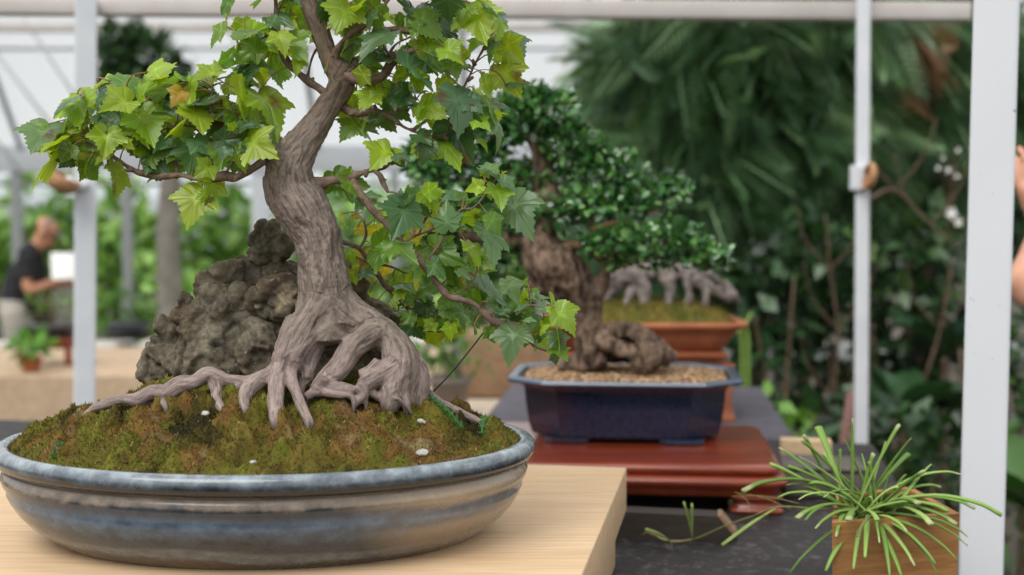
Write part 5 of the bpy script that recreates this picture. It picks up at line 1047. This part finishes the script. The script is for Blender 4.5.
p = at(500, 330, 4.2); tag(obj('wrapped_crate', box(.02, 4.22, .93, .36, .24, p[2]-.93, 0, .015), m_burl), 'plain brown cloth wrapped crate behind the low maple branch', 'crate')
m_gpot = noisy('grey_brown_pot', [(.3, c(104,94,88)), (.7, c(134,124,116))], 12, bmp=.1)
def flowerpot(px, py, Y, z, r, h, label, m, plant=None):
    x = at(px, py, Y)[0]; o = tag(obj('flower_pot', lathe([(r*.4,0),(r*.7,0),(r*.74,.004),(r*.93,h*.84),(r*1.04,h*.84),(r*1.06,h*.99),(r*.98,h),(r*.92,h*.92),(r*.3,h*.88)], x, Y, z, seg=32), m), label, 'pot')
    if plant:
        lab, cols, pr, ph, sd, ls = plant; t = thing('potted_plant', lab, 'plant', (x, Y, z+h*.88)); Gs = []
        for q in range(5): a = q*1.3; Gs.append(tube([(x, Y, z+h*.85), (x+.2*pr*math.cos(a), Y+.2*pr*math.sin(a), z+h+ph*.4), (x+.5*pr*math.cos(a), Y+.5*pr*math.sin(a), z+h+ph*.8)], [.006,.005,.003], 8, 6))
        obj('stem', join(Gs), m_stem, t); obj('foliage', cloud([(x, Y, z+h+ph*.55, pr, pr, ph*.5)], 900/(pr*ph*60), ls, cols, sd), m_fol, t)
flowerpot(450, 400, 3.75, .93, .062, .115, 'blurred grey brown pot behind the tie wire', m_gpot, ('soft green plant in the grey brown pot behind the maple', [(86,124,60),(110,150,78)], .10, .17, 301, .05))
m_dpot = noisy('dark_pot', [(.3, c(34,36,40)), (.7, c(54,56,60))], 12, rough=.4, bmp=.05)
YK = 6.7; zk = .757
flowerpot(31, 362, 6.35, zk, .055, .07, 'small reddish pot near the front edge of the tan cloth', m_clay, ('small bright green plant in the reddish pot on tan cloth', [(96,150,62),(120,170,80)], .09, .11, 302, .06))
def lowstand(px, Y, w_, d_, h, label, mt):
    x = at(px, 350, Y)[0]; t = thing('display_stand', label, 'stand', (x, Y, zk)); obj('top', box(x, Y, zk+h-.02, w_, d_, .02, 0), mt, t); obj('rail', box(x, Y, zk+h-.05, w_*.9, d_*.9, .03, 0), mt, t)
    for a__ in (-1, 1):
        for b__ in (-1, 1): obj('leg', box(x+a__*(w_/2-.03), Y+b__*(d_/2-.03), zk, .03, .03, h-.05, 0), mt, t)
    return x
xs = lowstand(51, YK, .30, .24, .135, 'dark brown little stand under the far left bonsai', m_red)
tag(obj('bonsai_pot', loft([rect_ring(xs, YK, .23-2*o, .18-2*o, zk+.135+z, 0, .02, 3) for o, z in ((.03,0),(.012,.0),(.004,.05),(0,.055),(0,.066),(.008,.068),(.02,.06))]), m_dpot), 'dark rectangular pot on the little stand at far left', 'pot')
t = thing('small_bonsai', 'small green bonsai in the dark pot left of the white post', 'bonsai tree', (xs, YK, zk+.2)); obj('trunk', tube([(xs, YK, zk+.19), (xs+.02, YK, zk+.26), (xs-.02, YK, zk+.34)], [.014,.012,.008], 9, 8), m_stem, t)
obj('foliage', cloud([(xs, YK, zk+.33, .13, .1, .06), (xs-.08, YK, zk+.28, .07, .06, .04), (xs+.08, YK, zk+.27, .07, .06, .04)], 420, .045, [(86,120,58),(110,146,72),(70,104,52)], 303), m_fol, t)
# ------------------------------------------------------------------ benches deeper in the greenhouse with dark troughs
m_top = mat('pale_bench_top', c(206,200,192), .6)[0]
def bench(label, x0, x1, Y, d, z):
    t = thing('work_bench', label, 'bench', ((x0+x1)/2, Y, 0)); obj('benchtop', box((x0+x1)/2, Y, z-.04, x1-x0, d, .04, 0), m_top, t)
    for a__ in (x0+.06, x1-.06):
        for b__ in (-1, 1): obj('leg', box(a__, Y+b__*(d/2-.06), 0, .05, .05, z-.04, 0), m_dark, t)
    return z
zw = bench('pale topped bench in front of the standing man', -4.4, -2.75, 9.1, .7, .62); zw2 = bench('pale topped bench with dark troughs right of the left post', -2.55, -.6, 9.3, .9, .66)
for px, wpx, Y, lab, sd in ((130, 34, 9.2, 'dark long trough with plants just right of the left post', 1), (190, 40, 9.3, 'dark trough of plants farther right behind the rock', 2)):
    x = at(px, 340, Y)[0]; w_ = wpx*pxm(Y); tag(obj('planter_trough', loft([rect_ring(x, Y, w_-2*o, .24-2*o, zw2+z, 0, .01, 2) for o, z in ((.03,0),(.01,.0),(0,.1),(0,.115),(.012,.116),(.02,.10))]), m_dpot), lab, 'planter')
    t = thing('potted_plant', lab.replace('dark long trough with plants', 'small green plants growing in the dark trough').replace('dark trough of plants', 'low green plants in the dark trough'), 'plant', (x, Y, zw2+.1)); obj('stem', tube([(x, Y, zw2+.08), (x, Y, zw2+.2)], [.01,.006], 4, 6), m_stem, t)
    obj('foliage', cloud([(x-.06, Y, zw2+.22, .12, .09, .12), (x+.07, Y, zw2+.2, .1, .09, .1)], 260, .07, [(84,120,60),(108,146,74),(66,100,50)], 310+sd), m_fol, t)
# ================================================================== people
SK = colattr('skin', rough=.5, spec=.35)
def person_mat(nm, col): return noisy(nm, [(.3, tuple(v*.85 for v in col[:3])+(1,)), (.7, col)], 40, rough=.85, bmp=.15)
def limb(*pts, seg=14): P = [p[:3] for p in pts]; R = [p[3] for p in pts]; return tube(P, R, max(8, 5*len(pts)), seg)
def build_person(label, base, yaw, J, cloth, vox=.008, hair='cap', hands=('relax', 'relax'), scale=1.0):
    """J: joints in the person's own frame (x right, y forward, z up)"""
    def W(p): v = rotz(np.array([p[:3]])*scale, yaw)[0]+np.array(base); return v
    def L(*pts, seg=14): return tube([W(p) for p in pts], [p[3]*scale for p in pts], max(8, 5*len(pts)), seg)
    t = thing('person', label, 'person', base); Gs = []
    h = np.array(J['head']); f = np.array(J['face']); f = f/np.linalg.norm(f); sd = np.cross(f, (0,0,1)); sd /= np.linalg.norm(sd); up = np.cross(sd, f)
    def hp(a, b_, d): return tuple(h+sd*a+f*b_+up*d)
    Gs += [L((*hp(0,-.015,.04),.082),(*hp(0,.0,.055),.088),(*hp(0,.01,.03),.08)), L((*hp(0,-.03,.03),.07),(*hp(0,-.02,.06),.086),(*hp(0,.03,.05),.075)), L((*hp(0,.03,-.01),.062),(*hp(0,.045,-.055),.046),(*hp(0,.06,-.085),.03)),
           L((*hp(0,.078,.01),.010),(*hp(0,.100,-.018),.014),(*hp(0,.094,-.026),.012)), L((*hp(-.022,.082,-.052),.007),(*hp(0,.088,-.05),.010),(*hp(.022,.082,-.052),.007)), L((*hp(-.02,.082,-.062),.007),(*hp(0,.086,-.064),.010),(*hp(.02,.082,-.062),.007)),
           L((*hp(-.04,.072,.028),.010),(*hp(-.015,.082,.026),.010)), L((*hp(.04,.072,.028),.010),(*hp(.015,.082,.026),.010))]
    for s_ in (-1, 1): Gs += [L((*hp(s_*.078,-.005,.02),.018),(*hp(s_*.086,-.014,-.005),.016),(*hp(s_*.078,-.005,-.02),.010))]
    n0 = J['neck']; Gs.append(L((*n0, .062), (*(np.array(n0)*.4+h*.6+np.array((0,0,-.03))), .056), (*hp(0,-.01,-.02), .06)))
    ch, wa, hi_ = J['chest'], J['waist'], J['hip']
    for s_, k in ((-1, 'L'), (1, 'R')):
        sh, el, wr = J['sh'+k], J['el'+k], J['wr'+k]; Gs += [L((*n0,.05),(*sh,.058)), L((*sh,.055),(*((np.array(sh)+el)/2),.047),(*el,.040),(*(np.array(el)*.6+np.array(wr)*.4),.038),(*wr,.026))]
        kn, an = J['kn'+k], J['an'+k]; Gs += [L((*(np.array(hi_)+np.array((s_*.09,0,0))),.095),(*kn,.058),(*(np.array(kn)*.6+np.array(an)*.4),.055),(*an,.038)), L((*an,.04),(an[0],an[1]+.06,.05,.04),(an[0],an[1]+.16,.035,.032))]
        wr = np.array(wr); hd = np.array(J['hd'+k]); hd = hd/np.linalg.norm(hd); pn_ = np.array(J['pn'+k]); pn_ = pn_-hd*np.dot(pn_, hd); pn_ /= np.linalg.norm(pn_); la = np.cross(hd, pn_)
        q = lambda a, b_, d: tuple(wr+hd*a+la*b_+pn_*d)
        Gs += [L((*q(0,0,0),.024),(*q(.03,.012,0),.022),(*q(.085,.024,0),.016)), L((*q(0,0,0),.024),(*q(.03,-.012,0),.022),(*q(.085,-.024,0),.016)), L((*q(.02,0,0),.024),(*q(.088,0,0),.017))]
        curl = J.get('curl', .5)
        for b_, ln in ((.031,.068),(.0105,.078),(-.0105,.074),(-.031,.058)):
            a0, a1, a2 = curl*.6, curl*1.4, curl*2.0; p = np.array((.086, b_)); d = 0; pts = [(*q(.078, b_*.95, 0), .0098)]; ca_ = .086; dd = 0
            for an_, fr_, r_ in ((a0, .45, .0092), (a1, .32, .0084), (a2, .25, .0072)): ca_ += math.cos(an_)*ln*fr_; dd += math.sin(an_)*ln*fr_; pts.append((*q(ca_, b_*1.25, dd), r_))
            Gs.append(L(*pts, seg=10))
        th = s_ if J.get('thumb', 1) > 0 else -s_
        Gs.append(L((*q(.015, th*.020, .005), .014), (*q(.045, th*.048, .016), .012), (*q(.075, th*.056, .026), .0105), (*q(.096, th*.054, .034), .008), seg=10))
    tor = [L((*ch,.135),(*wa,.125),(*hi_,.12)), L((ch[0]-.07,ch[1],ch[2],.10),(wa[0]-.05,wa[1],wa[2],.10),(hi_[0]-.06,hi_[1],hi_[2],.105)), L((ch[0]+.07,ch[1],ch[2],.10),(wa[0]+.05,wa[1],wa[2],.10),(hi_[0]+.06,hi_[1],hi_[2],.105)), L((*n0,.06),(*ch,.12))]
    G, N = remesh(join(Gs+tor), vox, 3); V = G[0]; C_ = np.tile(np.array(cloth['skin'][:3]), (len(V), 1)); C_ = C_*(1+.12*pn(V*40, 3))[:, None]
    lip = np.linalg.norm(V-W(hp(0,.09,-.057)), axis=1) < .022*scale; C_[lip] = C_[lip]*np.array((.85,.6,.6))
    for s_ in (-1, 1):
        ey = np.linalg.norm(V-W(hp(s_*.031,.08,.012)), axis=1) < .011*scale; C_[ey] = np.array((.05,.04,.035))
        eb = (np.linalg.norm((V-W(hp(s_*.03,.083,.032)))*np.array((.5,.5,1.4)), axis=1) < .010*scale); C_[eb] = C_[eb]*.35
    obj('body', (V, G[1], np.clip(C_, .01, .9)), SK, t)
    R2 = lambda pts, g, seg=14: L(*[(*p[:3], p[3]+g) for p in pts], seg=seg)
    sg = []
    for s_, k in ((-1, 'L'), (1, 'R')):
        sh, el = J['sh'+k], J['el'+k]; e2 = np.array(sh)*.35+np.array(el)*.65; sg += [R2([(*n0,.052),(*sh,.06)], .010), R2([(*sh,.058),(*((np.array(sh)+e2)/2),.055),(*e2,.056)], .012)]
    for dx, r1 in ((0,.135),(-.07,.10),(.07,.10)): sg.append(R2([(ch[0]+dx,ch[1],ch[2],r1),(wa[0]+dx*.8,wa[1],wa[2],r1-.005),(hi_[0]+dx*.9,hi_[1],hi_[2]-.02,r1)], .012))
    sg.append(R2([(*(np.array(n0)+np.array((0,0,-.03))),.06),(*ch,.12)], .008)); G, N = remesh(join(sg), vox*1.2, 3); V = G[0]+N*(.006*pn(G[0]*14, 4))[:, None]
    obj('t_shirt', (V, G[1]), cloth['shirt'], t)
    tg = [R2([(hi_[0]+dx,hi_[1],hi_[2]+.06,.105),(hi_[0]+dx,hi_[1],hi_[2]-.06,.11)], .012) for dx in (-.06,0,.06)]
    for s_, k in ((-1, 'L'), (1, 'R')):
        kn, an = J['kn'+k], J['an'+k]; tg.append(R2([(hi_[0]+s_*.09,hi_[1],hi_[2]-.02,.10),(*kn,.07),(an[0],an[1],an[2]+.02,.066)], .012)); sh_ = L((an[0],an[1]-.05,.045,.048),(an[0],an[1]+.05,.048,.05),(an[0],an[1]+.17,.035,.042)); Gm, _ = remesh(sh_, vox*1.2, 2); obj('shoe', Gm, cloth['shoe'], t)
    G, N = remesh(join(tg), vox*1.2, 3); V = G[0]+N*(.006*pn(G[0]*12, 6))[:, None]; obj('trousers', (V, G[1]), cloth['trousers'], t)
    hg = [L((*hp(0,-.02,.075),.088),(*hp(0,.0,.085),.09)), L((*hp(0,-.05,.02),.075),(*hp(0,-.02,.07),.09))]
    if hair == 'cap': hg = [L((*hp(0,-.02,.07),.094),(*hp(0,.005,.075),.096)), L((*hp(-.04,.09,.062),.012),(*hp(0,.13,.058),.016),(*hp(.04,.09,.062),.012)), L((*hp(0,.07,.06),.03),(*hp(0,.125,.058),.014))]
    G, N = remesh(join(hg), vox, 2); obj('cap' if hair == 'cap' else 'hair', G, cloth['hat'], t)
    return t
skin = c(190,136,108)
# the man leaning over his work at far left, side on, facing right
mb = at(27, 300, 10.0)
J = dict(head=(0,.20,1.47), face=(0,1,-.62), neck=(0,.10,1.36), chest=(0,.06,1.18), waist=(0,.0,1.0), hip=(0,-.03,.88), shL=(-.19,.09,1.30), shR=(.19,.09,1.30), elL=(-.23,.10,1.03), elR=(.23,.12,1.03), wrL=(-.12,.36,1.06), wrR=(.12,.36,1.10),
         hdL=(.2,1,.1), hdR=(-.2,1,.25), pnL=(.6,0,-1), pnR=(-.6,0,-1), knL=(-.10,.02,.46), knR=(.10,.0,.46), anL=(-.11,-.04,.08), anR=(.11,-.02,.08), curl=.6)
man = build_person('man in black t-shirt and grey cap looking down at papers, far left', (mb[0]-.055, 10.0, 0), -PI/2+.15, J, dict(skin=skin, shirt=person_mat('black_cotton', c(34,34,38)), trousers=person_mat('light_grey_trousers', c(178,172,162)), shoe=person_mat('dark_shoe', c(60,54,50)), hat=person_mat('grey_cap', c(136,132,120))), .010, 'cap', scale=.94)
m_pap = mat('white_paper', c(232,232,230), .7)[0]
p = at(63, 266, 9.86); V, Fs = bev_box(.17, .006, .24, .001); V[:, 2] -= .12
al = math.radians(-35); y_, z_ = V[:, 1].copy(), V[:, 2].copy(); V[:, 1] = y_*math.cos(al)-z_*math.sin(al); V[:, 2] = y_*math.sin(al)+z_*math.cos(al); V = rotz(V, .35)+p
tag(obj('paper_sheet', (V, Fs), m_pap), 'white sheet of paper held up by the man at far left', 'paper')
# someone at the right edge, mostly outside the frame, with a raised hand
J = dict(head=(0,.06,1.60), face=(0,1,-.1), neck=(0,.01,1.47), chest=(0,.0,1.28), waist=(0,.0,1.06), hip=(0,0,.92), shL=(-.19,.0,1.39), shR=(.19,.0,1.39), elL=(-.27,.267,1.381), elR=(.25,-.08,1.12), wrL=(-.07,.164,1.489), wrR=(.25,-.04,.87), hdL=(0,.34,1), hdR=(0,.15,-1), pnL=(.85,.3,-.1), pnR=(-1,0,0),
         knL=(-.10,.03,.48), knR=(.10,.02,.48), anL=(-.11,-.01,.08), anR=(.11,-.02,.08), curl=.3)
base = (1.17, 2.52, 0)
yaw = PI/2
visitor = build_person('person at the right edge raising a hand beside the thick post', base, yaw, J, dict(skin=c(206,152,126), shirt=person_mat('navy_shirt', c(52,60,82)), trousers=person_mat('blue_jeans', c(62,76,104)), shoe=person_mat('visitor_shoe', c(90,84,80)), hat=person_mat('brown_hair', c(70,52,40))), .006, 'hair', scale=1.0)
